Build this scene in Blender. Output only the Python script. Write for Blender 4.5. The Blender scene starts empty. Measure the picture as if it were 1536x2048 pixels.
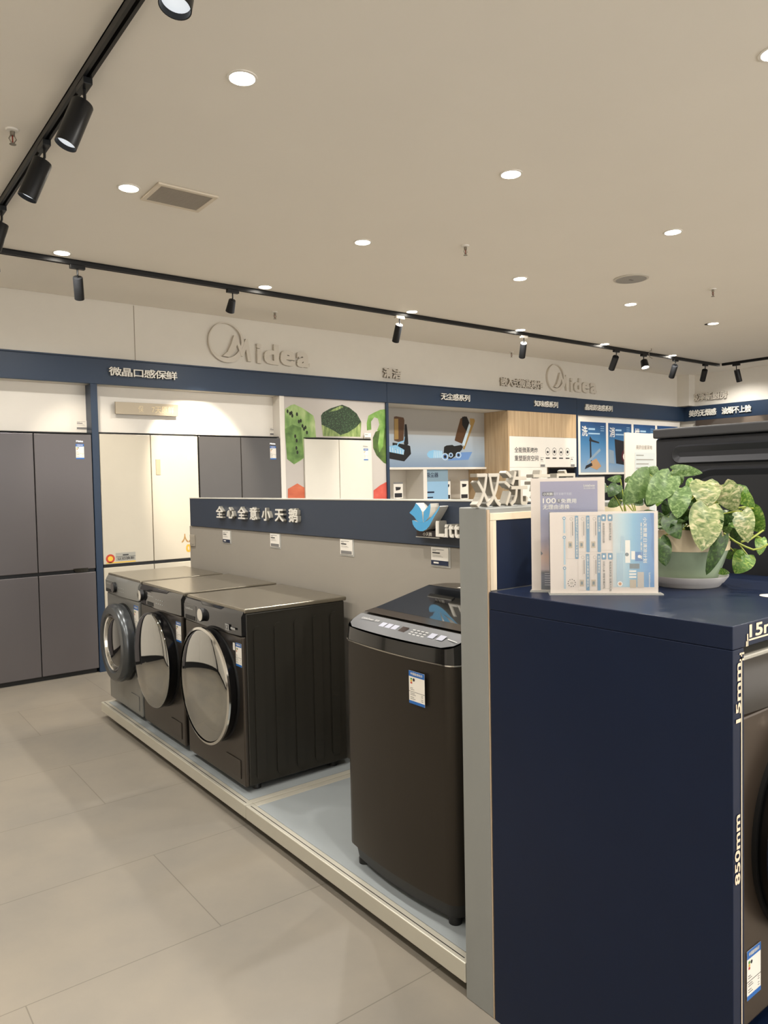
import bpy, math, random
from mathutils import Vector, Matrix
from mathutils.geometry import tessellate_polygon
random.seed(7)
PI = math.pi
S = bpy.context.scene
COL = S.collection

# ---------------------------------------------------------------- camera, world, exposure
CAM = Vector((0, 0, 1.55)); FPX = 1484.28
YAW, PIT, ROL = -0.655498, -0.0386175, -0.0196594
def cam_rows():
    cy, sy = math.cos(YAW), math.sin(YAW); cp, sp = math.cos(PIT), math.sin(PIT); cr, sr = math.cos(ROL), math.sin(ROL)
    F = Vector((-sy*cp, cy*cp, sp)); R = Vector((cy, sy, 0)); U = R.cross(F)
    return cr*R + sr*U, -sr*R + cr*U, F
CR, CU, CF = cam_rows()
cd = bpy.data.cameras.new('camera'); co = bpy.data.objects.new('camera', cd); COL.objects.link(co)
cd.sensor_fit = 'HORIZONTAL'; cd.sensor_width = 36; cd.lens = FPX/1536*36; cd.clip_start = 0.02
co.matrix_world = Matrix(((CR.x, CU.x, -CF.x, CAM.x), (CR.y, CU.y, -CF.y, CAM.y), (CR.z, CU.z, -CF.z, CAM.z), (0, 0, 0, 1)))
S.camera = co
def ray(u, v): return CR*((u-768)/FPX) - CU*((v-1024)/FPX) + CF
def PX(u, v, ax, c):                       # point where the sight line through (u, v) meets a real plane
    d = ray(u, v); return CAM + d*((c-CAM[ax])/d[ax])

S.view_settings.view_transform = 'Standard'; S.view_settings.look = 'None'
S.view_settings.gamma = 1; S.view_settings.use_curve_mapping = False
S.view_settings.exposure = 1.17
try:
    S.cycles.max_bounces = 8; S.cycles.diffuse_bounces = 5; S.cycles.glossy_bounces = 4
    S.cycles.sample_clamp_indirect = 4; S.cycles.caustics_reflective = False; S.cycles.caustics_refractive = False
except Exception: pass
W = bpy.data.worlds.new('world'); S.world = W; W.use_nodes = True
W.node_tree.nodes['Background'].inputs[0].default_value = (1.0, 0.97, 0.93, 1)
W.node_tree.nodes['Background'].inputs[1].default_value = 1.4
DOWN_W, TRACK_W = 32.0, 30.0
WARM = (1.0, 0.88, 0.72); NEUT = (1.0, 0.955, 0.89)

def lamp(name, loc, target, energy, color=NEUT, size=120, blend=1.0, radius=.04, parent=None):
    l = bpy.data.lights.new(name, 'SPOT'); l.energy = energy; l.color = color
    l.spot_size = math.radians(size); l.spot_blend = blend; l.shadow_soft_size = radius
    o = bpy.data.objects.new(name, l); COL.objects.link(o)
    d = (Vector(target)-Vector(loc)); o.rotation_euler = d.to_track_quat('-Z', 'Y').to_euler()
    o.location = Vector(loc)-(parent.location if parent else Vector((0, 0, 0)))
    if parent: o.parent = parent
    return o
# unseen fill panel added behind the camera, in place of the shop's further lamps
al = bpy.data.lights.new('shop_fill_light', 'AREA'); al.shape = 'RECTANGLE'; al.size = 8; al.size_y = 3; al.energy = 15; al.color = NEUT
ao = bpy.data.objects.new('shop_fill_light', al); COL.objects.link(ao); ao.location = (3, -2.4, 3.1)

# ---------------------------------------------------------------- materials
def lin(c):
    if isinstance(c, str): c = tuple(int(c[i:i+2], 16) for i in (0, 2, 4))
    return tuple((x/255/12.92 if x/255 <= .04045 else ((x/255+.055)/1.055)**2.4) for x in c)+(1,)
MATS = {}
def mat(name, col, rough=.5, metal=0, spec=.5, coat=0, var=0, vs=8, bump=0, bs=60, emit=None, es=0, trans=0, stretch=None, alpha=1, ior=1.45):
    if name in MATS: return MATS[name]
    m = bpy.data.materials.new(name); m.use_nodes = True; nt = m.node_tree; N = nt.nodes; L = nt.links
    b = N['Principled BSDF']; b.inputs['Base Color'].default_value = lin(col); b.inputs['Roughness'].default_value = rough
    b.inputs['Metallic'].default_value = metal; b.inputs['Specular IOR Level'].default_value = spec
    b.inputs['Coat Weight'].default_value = coat; b.inputs['Coat Roughness'].default_value = .04
    b.inputs['IOR'].default_value = ior
    if trans: b.inputs['Transmission Weight'].default_value = trans
    if alpha < 1: b.inputs['Alpha'].default_value = alpha
    if emit: b.inputs['Emission Color'].default_value = lin(emit); b.inputs['Emission Strength'].default_value = es
    tc = N.new('ShaderNodeTexCoord'); mp = N.new('ShaderNodeMapping'); L.new(tc.outputs['Object'], mp.inputs[0])
    if stretch: mp.inputs['Scale'].default_value = stretch
    nz = N.new('ShaderNodeTexNoise'); nz.inputs['Scale'].default_value = vs; nz.inputs['Detail'].default_value = 5
    L.new(mp.outputs[0], nz.inputs[0])
    v = var if var else .03
    c = lin(col)
    mx = N.new('ShaderNodeMix'); mx.data_type = 'RGBA'
    mx.inputs[6].default_value = tuple(max(0, x*(1-v)) for x in c[:3])+(1,); mx.inputs[7].default_value = tuple(min(1, x*(1+v)) for x in c[:3])+(1,)
    L.new(nz.outputs[0], mx.inputs[0]); L.new(mx.outputs[2], b.inputs['Base Color'])
    if bump:
        n2 = N.new('ShaderNodeTexNoise'); n2.inputs['Scale'].default_value = bs; L.new(mp.outputs[0], n2.inputs[0])
        bp = N.new('ShaderNodeBump'); bp.inputs['Strength'].default_value = bump; bp.inputs['Distance'].default_value = .002
        L.new(n2.outputs[0], bp.inputs['Height']); L.new(bp.outputs[0], b.inputs['Normal'])
    MATS[name] = m; return m
def grad(name, stops, axis='Z', rough=.35):            # printed artwork with a colour run (Generated coordinates)
    m = bpy.data.materials.new(name); m.use_nodes = True; nt = m.node_tree; N = nt.nodes; L = nt.links
    b = N['Principled BSDF']; b.inputs['Roughness'].default_value = rough
    tc = N.new('ShaderNodeTexCoord'); sp = N.new('ShaderNodeSeparateXYZ'); L.new(tc.outputs['Generated'], sp.inputs[0])
    rp = N.new('ShaderNodeValToRGB'); L.new(sp.outputs[axis], rp.inputs[0]); L.new(rp.outputs[0], b.inputs['Base Color'])
    e = rp.color_ramp.elements
    while len(e) < len(stops): e.new(.5)
    for el, (p, c) in zip(e, stops): el.position = p; el.color = lin(c)
    MATS[name] = m; return m
def ramp_tex(name, tex, stops, scale=20, rough=.4, stretch=None, detail=4):
    m = bpy.data.materials.new(name); m.use_nodes = True; nt = m.node_tree; N = nt.nodes; L = nt.links
    b = N['Principled BSDF']; b.inputs['Roughness'].default_value = rough
    tc = N.new('ShaderNodeTexCoord'); mp = N.new('ShaderNodeMapping'); L.new(tc.outputs['Object'], mp.inputs[0])
    if stretch: mp.inputs['Scale'].default_value = stretch
    if tex == 'noise': t = N.new('ShaderNodeTexNoise'); t.inputs['Detail'].default_value = detail
    else: t = N.new('ShaderNodeTexVoronoi')
    t.inputs['Scale'].default_value = scale; L.new(mp.outputs[0], t.inputs[0])
    rp = N.new('ShaderNodeValToRGB'); L.new(t.outputs[0], rp.inputs[0]); L.new(rp.outputs[0], b.inputs['Base Color'])
    e = rp.color_ramp.elements
    while len(e) < len(stops): e.new(.5)
    for el, (p, c) in zip(e, stops): el.position = p; el.color = lin(c)
    MATS[name] = m; return m

ceilm = mat('ceiling_paint', 'ebe6dd', .85, var=.03, vs=1.5)
wallm = mat('wall_paint', 'dcd7cd', .7, bump=.05)
navy = mat('navy_laminate', '223349', .38, var=.06, vs=3)
navy2 = mat('navy_paint', '0f1b33', .38, spec=.3, var=.12, vs=6, bump=.04, bs=40)
whitep = mat('white_panel', 'e4dfd6', .45)
black = mat('black_matte', '141414', .5)
blackm = mat('black_metal', '1c1d1f', .38, metal=.3)
chrome = mat('chrome', 'd8d6d0', .12, metal=1)
alu = mat('aluminium_trim', 'c9c6bc', .35, metal=.35)
letter = mat('letter_face', 'e2ded4', .45)
letterside = mat('letter_metal_side', 'b9b5aa', .35, metal=.5)
gdoor = mat('grey_fridge_door', '5f5b5c', .32, metal=.35, var=.04, vs=2)
ddoor = mat('graphite_fridge_door', '4b4948', .3, metal=.4, var=.04)
wdoor = mat('white_fridge_door', 'd9d5ca', .3)
wdoor2 = mat('ivory_fridge_door', 'b9b2a2', .3)
paper = mat('white_paper', 'e9e4da', .55)
ink = mat('black_ink', '26262a', .5)
inkg = mat('grey_ink', '7c7a78', .5)
navyink = mat('navy_ink', '1c2740', .45)
eblue = mat('label_blue', '2665b0', .4)
lblue = mat('light_blue_print', '9fc0d8', .45)
yel = mat('yellow_print', 'd9b23c', .5); redp = mat('red_print', 'b4402c', .5); grnp = mat('green_print', '5a9440', .5)
cream = mat('cream_trim', 'dccdb4', .45, metal=.1)
gold = mat('gold_print', 'c79a34', .4)

# ---------------------------------------------------------------- mesh building
def FB(x, y, z): return (Vector((x, y, z)), Vector((1, 0, 0)), Vector((0, 0, 1)), Vector((0, -1, 0)))    # faces -y
def FI(x, y, z): return (Vector((x, y, z)), Vector((0, -1, 0)), Vector((0, 0, 1)), Vector((-1, 0, 0)))   # faces -x
WF = (Vector((0, 0, 0)), Vector((1, 0, 0)), Vector((0, 1, 0)), Vector((0, 0, 1)))
def P(F, a, b, c=0): return F[0]+F[1]*a+F[2]*b+F[3]*c
TXT = {}
def text_raw(s, bold, ext):
    k = (s, bold, ext)
    if k in TXT: return TXT[k]
    if bold:                                   # heavier strokes: the glyph laid over itself, slightly shifted
        v0, f0 = text_raw(s, 0, ext); n = len(v0); vs = []; fs = []; q = bold*.8
        for i, (dx, dy) in enumerate(((0, 0), (-q, -.8*q), (.93*q, -q), (-.88*q, q), (q, .86*q))):
            vs += [Vector((v.x+dx, v.y+dy, v.z*(1-.03*i) if ext else .00007*i)) for v in v0]; fs += [tuple(a+n*i for a in f) for f in f0]
        TXT[k] = (vs, fs); return TXT[k]
    cu = bpy.data.curves.new('t', 'FONT'); cu.body = s; cu.size = 1; cu.extrude = ext/2; cu.resolution_u = 3
    o = bpy.data.objects.new('t', cu); COL.objects.link(o)
    dg = bpy.context.evaluated_depsgraph_get(); me = bpy.data.meshes.new_from_object(o.evaluated_get(dg))
    vs = [v.co.copy() for v in me.vertices]; fs = [tuple(p.vertices) for p in me.polygons]
    bpy.data.objects.remove(o); bpy.data.curves.remove(cu); bpy.data.meshes.remove(me)
    TXT[k] = (vs, fs); return TXT[k]
class MB:
    def __init__(s): s.v = []; s.f = []; s.m = []
    def add(s, vs, fs, m=0):
        n = len(s.v); s.v += [Vector(v) for v in vs]
        for f in fs: s.f.append(tuple(i+n for i in f)); s.m.append(m)
        return s
    def box(s, x0, x1, y0, y1, z0, z1, m=0, F=WF):
        vs = [P(F, x, y, z) for z in (z0, z1) for y in (y0, y1) for x in (x0, x1)]
        return s.add(vs, [(0, 2, 3, 1), (4, 5, 7, 6), (0, 1, 5, 4), (2, 6, 7, 3), (0, 4, 6, 2), (1, 3, 7, 5)], m)
    def poly(s, pts, F=WF, c=0, m=0):
        ps = [Vector((a, b, 0)) for a, b in pts]; t = tessellate_polygon([ps])
        ar = sum(ps[i].x*ps[(i+1) % len(ps)].y-ps[(i+1) % len(ps)].x*ps[i].y for i in range(len(ps)))
        fs = []
        for tr in t:
            a, b, d = (ps[i] for i in tr); cr = (b-a).cross(d-a).z
            fs.append(tuple(tr) if cr > 0 else tuple(reversed(tr)))
        return s.add([P(F, a, b, c) for a, b in pts], fs, m)
    def prism(s, pts, c0, c1, F=WF, m=0, ms=None):
        n = len(pts); ar = sum(pts[i][0]*pts[(i+1) % n][1]-pts[(i+1) % n][0]*pts[i][1] for i in range(n))
        if ar < 0: pts = list(reversed(pts))
        s.poly(pts, F, c1, m)
        k = len(s.f); s.poly(pts, F, c0, m)
        for i in range(k, len(s.f)): s.f[i] = tuple(reversed(s.f[i]))
        vs = [P(F, a, b, c0) for a, b in pts]+[P(F, a, b, c1) for a, b in pts]
        return s.add(vs, [(i, (i+1) % n, n+(i+1) % n, n+i) for i in range(n)], m if ms is None else ms)
    def lathe(s, prof, O, ax=(0, 0, 1), n=32, m=0, capa=True, capb=True):   # prof [(r, h)]
        ax = Vector(ax).normalized(); t = ax.orthogonal().normalized(); b = ax.cross(t); O = Vector(O)
        vs = []
        for r, h in prof:
            for i in range(n):
                a = 2*PI*i/n; vs.append(O+ax*h+(t*math.cos(a)+b*math.sin(a))*r)
        fs = []
        for k in range(len(prof)-1):
            for i in range(n):
                j = (i+1) % n; fs.append((k*n+i, k*n+j, (k+1)*n+j, (k+1)*n+i))
        if capa: fs.append(tuple(reversed(range(n))))
        if capb: fs.append(tuple((len(prof)-1)*n+i for i in range(n)))
        return s.add(vs, fs, m)
    def tube(s, pts, r, n=8, m=0):
        pts = [Vector(p) for p in pts]; vs = []; fs = []
        for k, p in enumerate(pts):
            d = (pts[min(k+1, len(pts)-1)]-pts[max(k-1, 0)]).normalized(); t = d.orthogonal().normalized()
            if k and abs(d.dot(pt)) < .99:
                t = (pt-d*pt.dot(d)).normalized()
            pt = t; b = d.cross(t); rr = r[k] if isinstance(r, (list, tuple)) else r
            for i in range(n):
                a = 2*PI*i/n; vs.append(p+(t*math.cos(a)+b*math.sin(a))*rr)
        for k in range(len(pts)-1):
            for i in range(n):
                j = (i+1) % n; fs.append((k*n+i, k*n+j, (k+1)*n+j, (k+1)*n+i))
        fs.append(tuple(reversed(range(n)))); fs.append(tuple((len(pts)-1)*n+i for i in range(n)))
        return s.add(vs, fs, m)
    def text(s, st, F, a0, a1, b0, b1, c=0, d=0, bold=0.0, m=0, ms=None, keep=False, rot=0):
        vs, fs = text_raw(st, bold, 1 if d else 0)
        if not vs: return s
        if rot: vs = [Vector((v.y, -v.x, v.z)) for v in vs]
        x0 = min(v.x for v in vs); x1 = max(v.x for v in vs); y0 = min(v.y for v in vs); y1 = max(v.y for v in vs)
        sx = (a1-a0)/(x1-x0); sy = (b1-b0)/(y1-y0)
        if keep: sx = sy = min(sx, sy)
        out = [P(F, a0+(v.x-x0)*sx, b0+(v.y-y0)*sy, c+(v.z+.5)*d if d else c+v.z) for v in vs]
        if ms is None: return s.add(out, fs, m)
        n = len(s.v); s.v += out
        for f in fs:
            z = [vs[i].z for i in f]; front = min(z) > .4
            s.f.append(tuple(i+n for i in f)); s.m.append(m if front else ms)
        return s
def circ(cx, cy, r, n=20, a0=0, a1=2*PI, ry=None):
    return [(cx+r*math.cos(a0+(a1-a0)*i/n), cy+(ry or r)*math.sin(a0+(a1-a0)*i/n)) for i in range(n)]
def rrect(x0, x1, y0, y1, r, n=5):
    o = []
    for cx, cy, a in ((x1-r, y1-r, 0), (x0+r, y1-r, PI/2), (x0+r, y0+r, PI), (x1-r, y0+r, 1.5*PI)):
        for i in range(n+1):
            t = a+PI/2*i/n; o.append((cx+r*math.cos(t), cy+r*math.sin(t)))
    return o

def thing(name, label, cat, loc=(0, 0, 0), group=None):
    o = bpy.data.objects.new(name, None); COL.objects.link(o); o.location = loc; o.empty_display_size = .05
    o['label'] = label; o['category'] = cat
    if group: o['group'] = group
    return o
def rootloc(p):
    while p.parent: p = p.parent
    return p.location.copy()
def obj(name, mb, mats, parent=None, smooth=None, bevel=0, label=None, seg=2):
    if not isinstance(mats, (list, tuple)): mats = [mats]
    me = bpy.data.meshes.new(name)
    if parent: off = rootloc(parent)
    else:
        xs = [v.x for v in mb.v]; ys = [v.y for v in mb.v]; zs = [v.z for v in mb.v]
        off = Vector(((min(xs)+max(xs))/2, (min(ys)+max(ys))/2, min(zs)))
    me.from_pydata([v-off for v in mb.v], [], mb.f)
    for m in mats: me.materials.append(m)
    me.polygons.foreach_set('material_index', mb.m)
    if smooth is not None:
        me.polygons.foreach_set('use_smooth', [True]*len(me.polygons))
        try: me.set_sharp_from_angle(angle=math.radians(smooth))
        except Exception: pass
    me.update()
    o = bpy.data.objects.new(name, me); COL.objects.link(o)
    if parent: o.parent = parent
    else: o.location = off
    if bevel:
        b = o.modifiers.new('bevel', 'BEVEL'); b.width = bevel; b.segments = seg; b.limit_method = 'ANGLE'; b.angle_limit = math.radians(40)
    if label: o['label'] = label
    return o
def tag(o, label, cat, group=None):
    o['label'] = label; o['category'] = cat
    if group: o['group'] = group
    return o
def struct(name, mb, mats, **k):
    o = obj(name, mb, mats, **k); o['kind'] = 'structure'; return o
def dup(root, loc, label, group=None, name=None):
    r = root.copy(); COL.objects.link(r); r.location = loc; r['label'] = label
    if name: r.name = name
    if group: r['group'] = group
    for ch in list(root.children):
        c = ch.copy(); COL.objects.link(c); c.parent = r
        for g in ch.children:
            d = g.copy(); COL.objects.link(d); d.parent = c
    return r

# ================================================================ THE SETTING
ZC = 3.14; YF = 6.41
# floor: large grey-beige porcelain tiles in running bond
def floor_mat():
    m = bpy.data.materials.new('floor_tiles'); m.use_nodes = True; nt = m.node_tree; N = nt.nodes; L = nt.links; b = N['Principled BSDF']
    tc = N.new('ShaderNodeTexCoord'); mp = N.new('ShaderNodeMapping'); L.new(tc.outputs['Object'], mp.inputs[0])
    # joints at y = 1.746 + k*0.653, x = 1.083 (+ half a tile every other row)
    mp.inputs['Location'].default_value = (-1.083+1.27*10-FLX0, -1.746+.653*20-FLY0, 0)
    br = N.new('ShaderNodeTexBrick'); L.new(mp.outputs[0], br.inputs[0]); br.offset = .5; br.squash = 1
    for k, v in (('Scale', 1), ('Mortar Size', .0022), ('Mortar Smooth', .3), ('Brick Width', 1.27), ('Row Height', .653), ('Bias', 0)): br.inputs[k].default_value = v
    br.inputs['Color1'].default_value = lin('857f75'); br.inputs['Color2'].default_value = lin('8a8378'); br.inputs['Mortar'].default_value = lin('6f695f')
    n1 = N.new('ShaderNodeTexNoise'); n1.inputs['Scale'].default_value = 1.6; n1.inputs['Detail'].default_value = 7; n1.inputs['Roughness'].default_value = .6
    L.new(tc.outputs['Object'], n1.inputs[0])
    rp = N.new('ShaderNodeValToRGB'); rp.color_ramp.elements[0].position = .35; rp.color_ramp.elements[0].color = (.86, .87, .88, 1)
    rp.color_ramp.elements[1].position = .65; rp.color_ramp.elements[1].color = (1.06, 1.04, 1.0, 1); L.new(n1.outputs[0], rp.inputs[0])
    mx = N.new('ShaderNodeMix'); mx.data_type = 'RGBA'; mx.blend_type = 'MULTIPLY'; mx.inputs[0].default_value = 1
    L.new(br.outputs['Color'], mx.inputs[6]); L.new(rp.outputs[0], mx.inputs[7]); L.new(mx.outputs[2], b.inputs['Base Color'])
    b.inputs['Roughness'].default_value = .42; b.inputs['Specular IOR Level'].default_value = .4
    n2 = N.new('ShaderNodeTexNoise'); n2.inputs['Scale'].default_value = 45; L.new(tc.outputs['Object'], n2.inputs[0])
    bp = N.new('ShaderNodeBump'); bp.inputs['Strength'].default_value = .08; bp.inputs['Distance'].default_value = .002; L.new(n2.outputs[0], bp.inputs['Height'])
    L.new(bp.outputs[0], b.inputs['Normal'])
    return m
X0, X1, Y0, Y1 = -1.7, 10.97, -4.0, 7.25
FLX0, FLY0 = -(X0+X1)/2, -(Y0+Y1)/2
struct('floor', MB().box(X0, X1, Y0, Y1, -.1, 0), floor_mat())
struct('ceiling', MB().box(X0, X1, Y0, Y1, ZC, ZC+.12), ceilm)
struct('wall_back', MB().box(X0, X1, 7.2, Y1, 0, ZC), wallm)
struct('wall_back', MB().box(X0, X1-.001, YF+.04, 7.199, 2.43, ZC-.001), wallm)          # bulkhead over the niches
struct('wall_right', MB().box(X1, X1+.1, Y0, Y1, 0, ZC), wallm)
struct('wall_left', MB().box(X0-.1, X0, Y0, Y1, 0, ZC), wallm)
b = MB().box(10.80, 10.969, 6.25, YF+.039, 2.66, ZC-.001); struct('trim_1', b, wallm)
# navy fascia band, with its thin upper lip
struct('trim_2', MB().box(X0+.001, 5.0, YF, YF+.039, 2.43, 2.652).box(X0+.001, 5.0, YF-.012, YF-.0005, 2.640, 2.652), navy, bevel=.002)
struct('trim_3', MB().box(5.003, 8.262, YF, YF+.039, 2.43, 2.652).box(5.003, 8.262, YF-.012, YF-.0005, 2.640, 2.652), navy, bevel=.002)
struct('trim_4', MB().box(8.266, 10.93, YF, YF+.039, 2.43, 2.652), navy, bevel=.002)
struct('trim_5', MB().box(10.93, 10.969, .5, YF+.03, 2.43, 2.652), navy, bevel=.002)
# navy uprights between the bays
struct('trim_6', MB().box(1.868, 1.924, YF, YF+.75, 0, 2.429), navy, bevel=.002)
struct('trim_7', MB().box(4.986, 5.02, YF, YF+.75, 0, 2.429), navy, bevel=.002)
struct('trim_8', MB().box(8.25, 8.29, YF, YF+.75, 0, 2.429), navy, bevel=.002)
struct('trim_9', MB().box(3.665, 3.718, YF+.005, YF+.75, 0, 2.429), whitep, bevel=.002)
# white back panels over the fridges
struct('trim_10', MB().box(.93, 1.867, YF+.14, YF+.18, 2.03, 2.429), whitep)
struct('trim_11', MB().box(1.925, 3.664, YF+.14, YF+.18, 2.035, 2.429), whitep)
seam = mat('seam_line', '8f8574', .8)  # thin darker strip marking the vertical wall seam
struct('trim_12', MB().box(2.265, 2.269, YF+.037, YF+.0395, 2.66, ZC-.01), seam)
# plain panels for out-of-view fridges and cabinets, seen only mirrored in washer doors
b = MB(); g = mat('cabinet_gap', '1d1d1f', .6)
for x0, x1 in ((-1.65, -.80), (-.795, .02), (.025, .86)): b.box(x0, x1, YF+.02, YF+.7, .1, 2.42)
b.box(-1.65, .9, YF+.05, YF+.68, .001, .099, 1); b.box(.862, .925, YF, YF+.7, .001, 2.42, 1)
struct('fridge_panels_back', b, [whitep, g])
b = MB()
for y0, y1, m in ((4.9, 6.2, 0), (3.9, 4.89, 0), (2.6, 3.89, 2), (1.6, 2.59, 0)): b.box(X0+.001, X0+.06, y0, y1, .12, 2.5, m)
b.box(X0+.001, X0+.05, 1.6, 6.2, .001, .119, 1); b.box(X0+.001, X0+.09, 6.2, 6.4, .001, 2.5, 1)
struct('fridge_panels_left', b, [whitep, g, mat('dark_glass_panel', '2a2826', .2)])

# ================================================================ BACK WALL BAYS
def energy_label(parent, F, a0, a1, b0, b1, c, txt='中国能效标识'):
    w, h = a1-a0, b1-b0; m = MB(); e = .0006
    m.box(a0, a1, b0, b1, c, c+e, 0, F)
    m.poly([(a0, b1-.17*h), (a1, b1-.17*h), (a1, b1), (a0, b1)], F, c+e*1.5, 1)
    m.poly([(a0, b0), (a1, b0), (a1, b0+.09*h), (a0, b0+.09*h)], F, c+e*1.5, 1)
    m.text(txt, F, a0+.12*w, a1-.12*w, b1-.12*h, b1-.04*h, c+e*2, bold=.02, m=0)
    m.poly(circ(a0+.32*w, b1-.26*h, .07*w, 12), F, c+e*1.6, 2)
    for k, mm in enumerate((5, 4, 3)): m.poly([(a0+.10*w, b1-(.27+.06*k)*h), (a0+.22*w, b1-(.27+.06*k)*h), (a0+.22*w, b1-(.22+.06*k)*h), (a0+.10*w, b1-(.22+.06*k)*h)], F, c+e*1.6, mm)
    for k, y in enumerate((.52, .565, .63, .68, .725, .80, .85)):
        L_ = (.3, .45, 1.0, .5, .6, .4, .55)[k]
        x0 = a0 if k == 2 else a0+.08*w; x1 = a1 if k == 2 else a0+.08*w+L_*.8*w*.75
        m.poly([(x0, b1-y*h-.006*h), (x1, b1-y*h-.006*h), (x1, b1-y*h+.006*h), (x0, b1-y*h+.006*h)], F, c+e*1.6, 2)
        if k > 2: m.poly([(a1-.22*w, b1-y*h-.005*h), (a1-.1*w, b1-y*h-.005*h), (a1-.1*w, b1-y*h+.006*h), (a1-.22*w, b1-y*h+.006*h)], F, c+e*1.6, 2)
    return obj('energy_label', m, [paper, eblue, ink, redp, yel, grnp], parent, label='blue and white energy label')

def fridge(label, x0, x1, z1, dm, zgap, n='refrigerator', lab=True, depth=.6, white=False):
    t = thing('refrigerator', label, 'refrigerator', ((x0+x1)/2, YF+.3, 0))
    obj('cabinet', MB().box(x0+.004, x1-.004, YF+.051, YF+depth, .03, z1), black if not white else whitep, t, bevel=.003)
    xm = (x0+x1)/2
    obj('plinth', MB().box(x0+.01, x1-.01, YF+.03, YF+.049, 0, .034), black, t)
    for a, b_ in ((x0, xm-.003), (xm+.003, x1)):
        obj('door', MB().box(a, b_, YF, YF+.049, zgap+.028, z1-.008), dm, t, bevel=.004)
        obj('door', MB().box(a, b_, YF, YF+.049, .04, zgap), dm, t, bevel=.004, label='lower door')
    obj('handle_recess', MB().box(x0+.004, x1-.004, YF+.012, YF+.049, zgap+.001, zgap+.027), blackm, t)
    obj('top_cap', MB().box(x0+.002, x1-.002, YF+.015, YF+.4, z1+.0005, z1+.008), black, t)
    return t
f1 = fridge('grey four-door refrigerator at the left edge, its foot on the tiled floor', .965, 1.862, 2.012, gdoor, .857)
energy_label(f1, FB(0, YF, 0), 1.735, 1.80, 1.80, 1.925, .0005)
obj('logo', MB().text('Midea', FB(0, YF, 0), 1.74, 1.795, 1.94, 1.955, .0005, bold=.02), chrome, f1)
obj('control_strip', MB().prism([(1.70, .862), (1.80, .862), (1.80, .895), (1.68, .895)], .0005, .003, FB(0, YF, 0)), chrome, f1)
f2 = fridge('ivory four-door refrigerator lit by a bright hot spot, left of the dark one', 1.928, 2.80, 2.02, wdoor2, .88, white=True)
obj('display_strip', MB().box(2.405, 2.445, 1.665, 1.80, .0005, .004, 0, FB(0, YF, 0)), mat('tan_glass', 'a5967c', .25), f2)
b = MB(); F = FB(0, YF, 0)
b.poly(circ(1.985, .955, .038, 20, ry=.038), F, .001, 0); b.poly(circ(1.985, .955, .022, 16), F, .0014, 1)
b.poly([(2.03, .93), (2.20, .93), (2.20, 1.0), (2.03, 1.0)], F, .001, 2); b.text('以旧换新', F, 2.045, 2.19, .938, .962, .0016, bold=.02, m=3)
b.poly([(2.03, .965), (2.20, .965), (2.20, .968), (2.03, .968)], F, .0015, 3); b.poly([(2.09, .975), (2.14, .975), (2.14, .985), (2.09, .985)], F, .0015, 3)
b.poly([(1.95, .915), (2.20, .915), (2.20, .924), (1.95, .924)], F, .001, 1)
obj('promo_sticker', b, [redp, yel, mat('grey_print', '9b9a92', .5), ink], f2, label='grey and yellow promotional sticker at the lower left')
b = MB(); b.text('人人', F, 2.62, 2.75, 1.05, 1.13, .001, bold=.04, m=0); b.text('0元', F, 2.66, 2.80, .955, 1.04, .001, bold=.05, m=1)
obj('promo_lettering', b, [mat('brown_print', '9c7a4a', .5), gold], f2, label='gold and yellow promotional lettering')
obj('logo', MB().poly([(2.70, 1.80), (2.725, 1.80), (2.725, 1.83), (2.70, 1.83)], F, .001), lblue, f2)
f3 = fridge('graphite four-door refrigerator between the ivory one and the food mural', 2.812, 3.658, 2.02, ddoor, .88)
energy_label(f3, F, 3.545, 3.61, 1.805, 1.935, .0005); obj('logo', MB().text('Midea', F, 3.545, 3.605, 1.95, 1.965, .0005, bold=.02), chrome, f3)
f4 = fridge('white four-door refrigerator standing in front of the food mural', 3.937, 4.78, 2.02, wdoor, .88)
energy_label(f4, F, 4.67, 4.73, 1.80, 1.925, .0005); obj('logo', MB().text('Midea', F, 4.665, 4.725, 1.94, 1.955, .0005, bold=.02), inkg, f4)

def price_tag(label, F, a0, a1, b0, b1, c=.001, dark=True, group='price tags on the fridge wall'):
    w, h = a1-a0, b1-b0; m = MB(); m.box(a0, a1, b0, b1, c, c+.002, 0, F); e = c+.0026
    bb = lambda p, q, r, s_, mm: m.poly([(a0+p*w, b0+r*h), (a0+q*w, b0+r*h), (a0+q*w, b0+s_*h), (a0+p*w, b0+s_*h)], F, e, mm)
    bb(.08, .75, .87, .9, 2); bb(.08, .3, .8, .83, 2); bb(.08, .52, .66, .73, 1); bb(.08, .6, .55, .565, 2); bb(.08, .7, .48, .495, 2)
    if dark: bb(.0, 1, .0, .27, 3); m.poly([(a0+.15*w, b0+.09*h), (a0+.45*w, b0+.09*h), (a0+.45*w, b0+.18*h), (a0+.15*w, b0+.18*h)], F, e+.0006, 0)
    else: bb(.06, .94, .03, .25, 2)
    return tag(obj('price_tag', m, [paper, ink, inkg, navyink]), label, 'price tag', group)
FW = FB(0, YF+.14, 0)
price_tag('small picture card on white panel above the grey refrigerator', FW, PX(152, 861, 1, YF+.14).x, PX(177, 846, 1, YF+.14).x, 2.055, 2.13, dark=False)
price_tag('small white price card on white panel above the graphite refrigerator', FW, 3.62, 3.74-.03, 2.05, 2.13, dark=False)
price_tag('small white price card on the mural above the white refrigerator', FB(0, YF+.005, 0), 4.68, 4.765, 2.03, 2.09, .012, dark=False)
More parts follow.
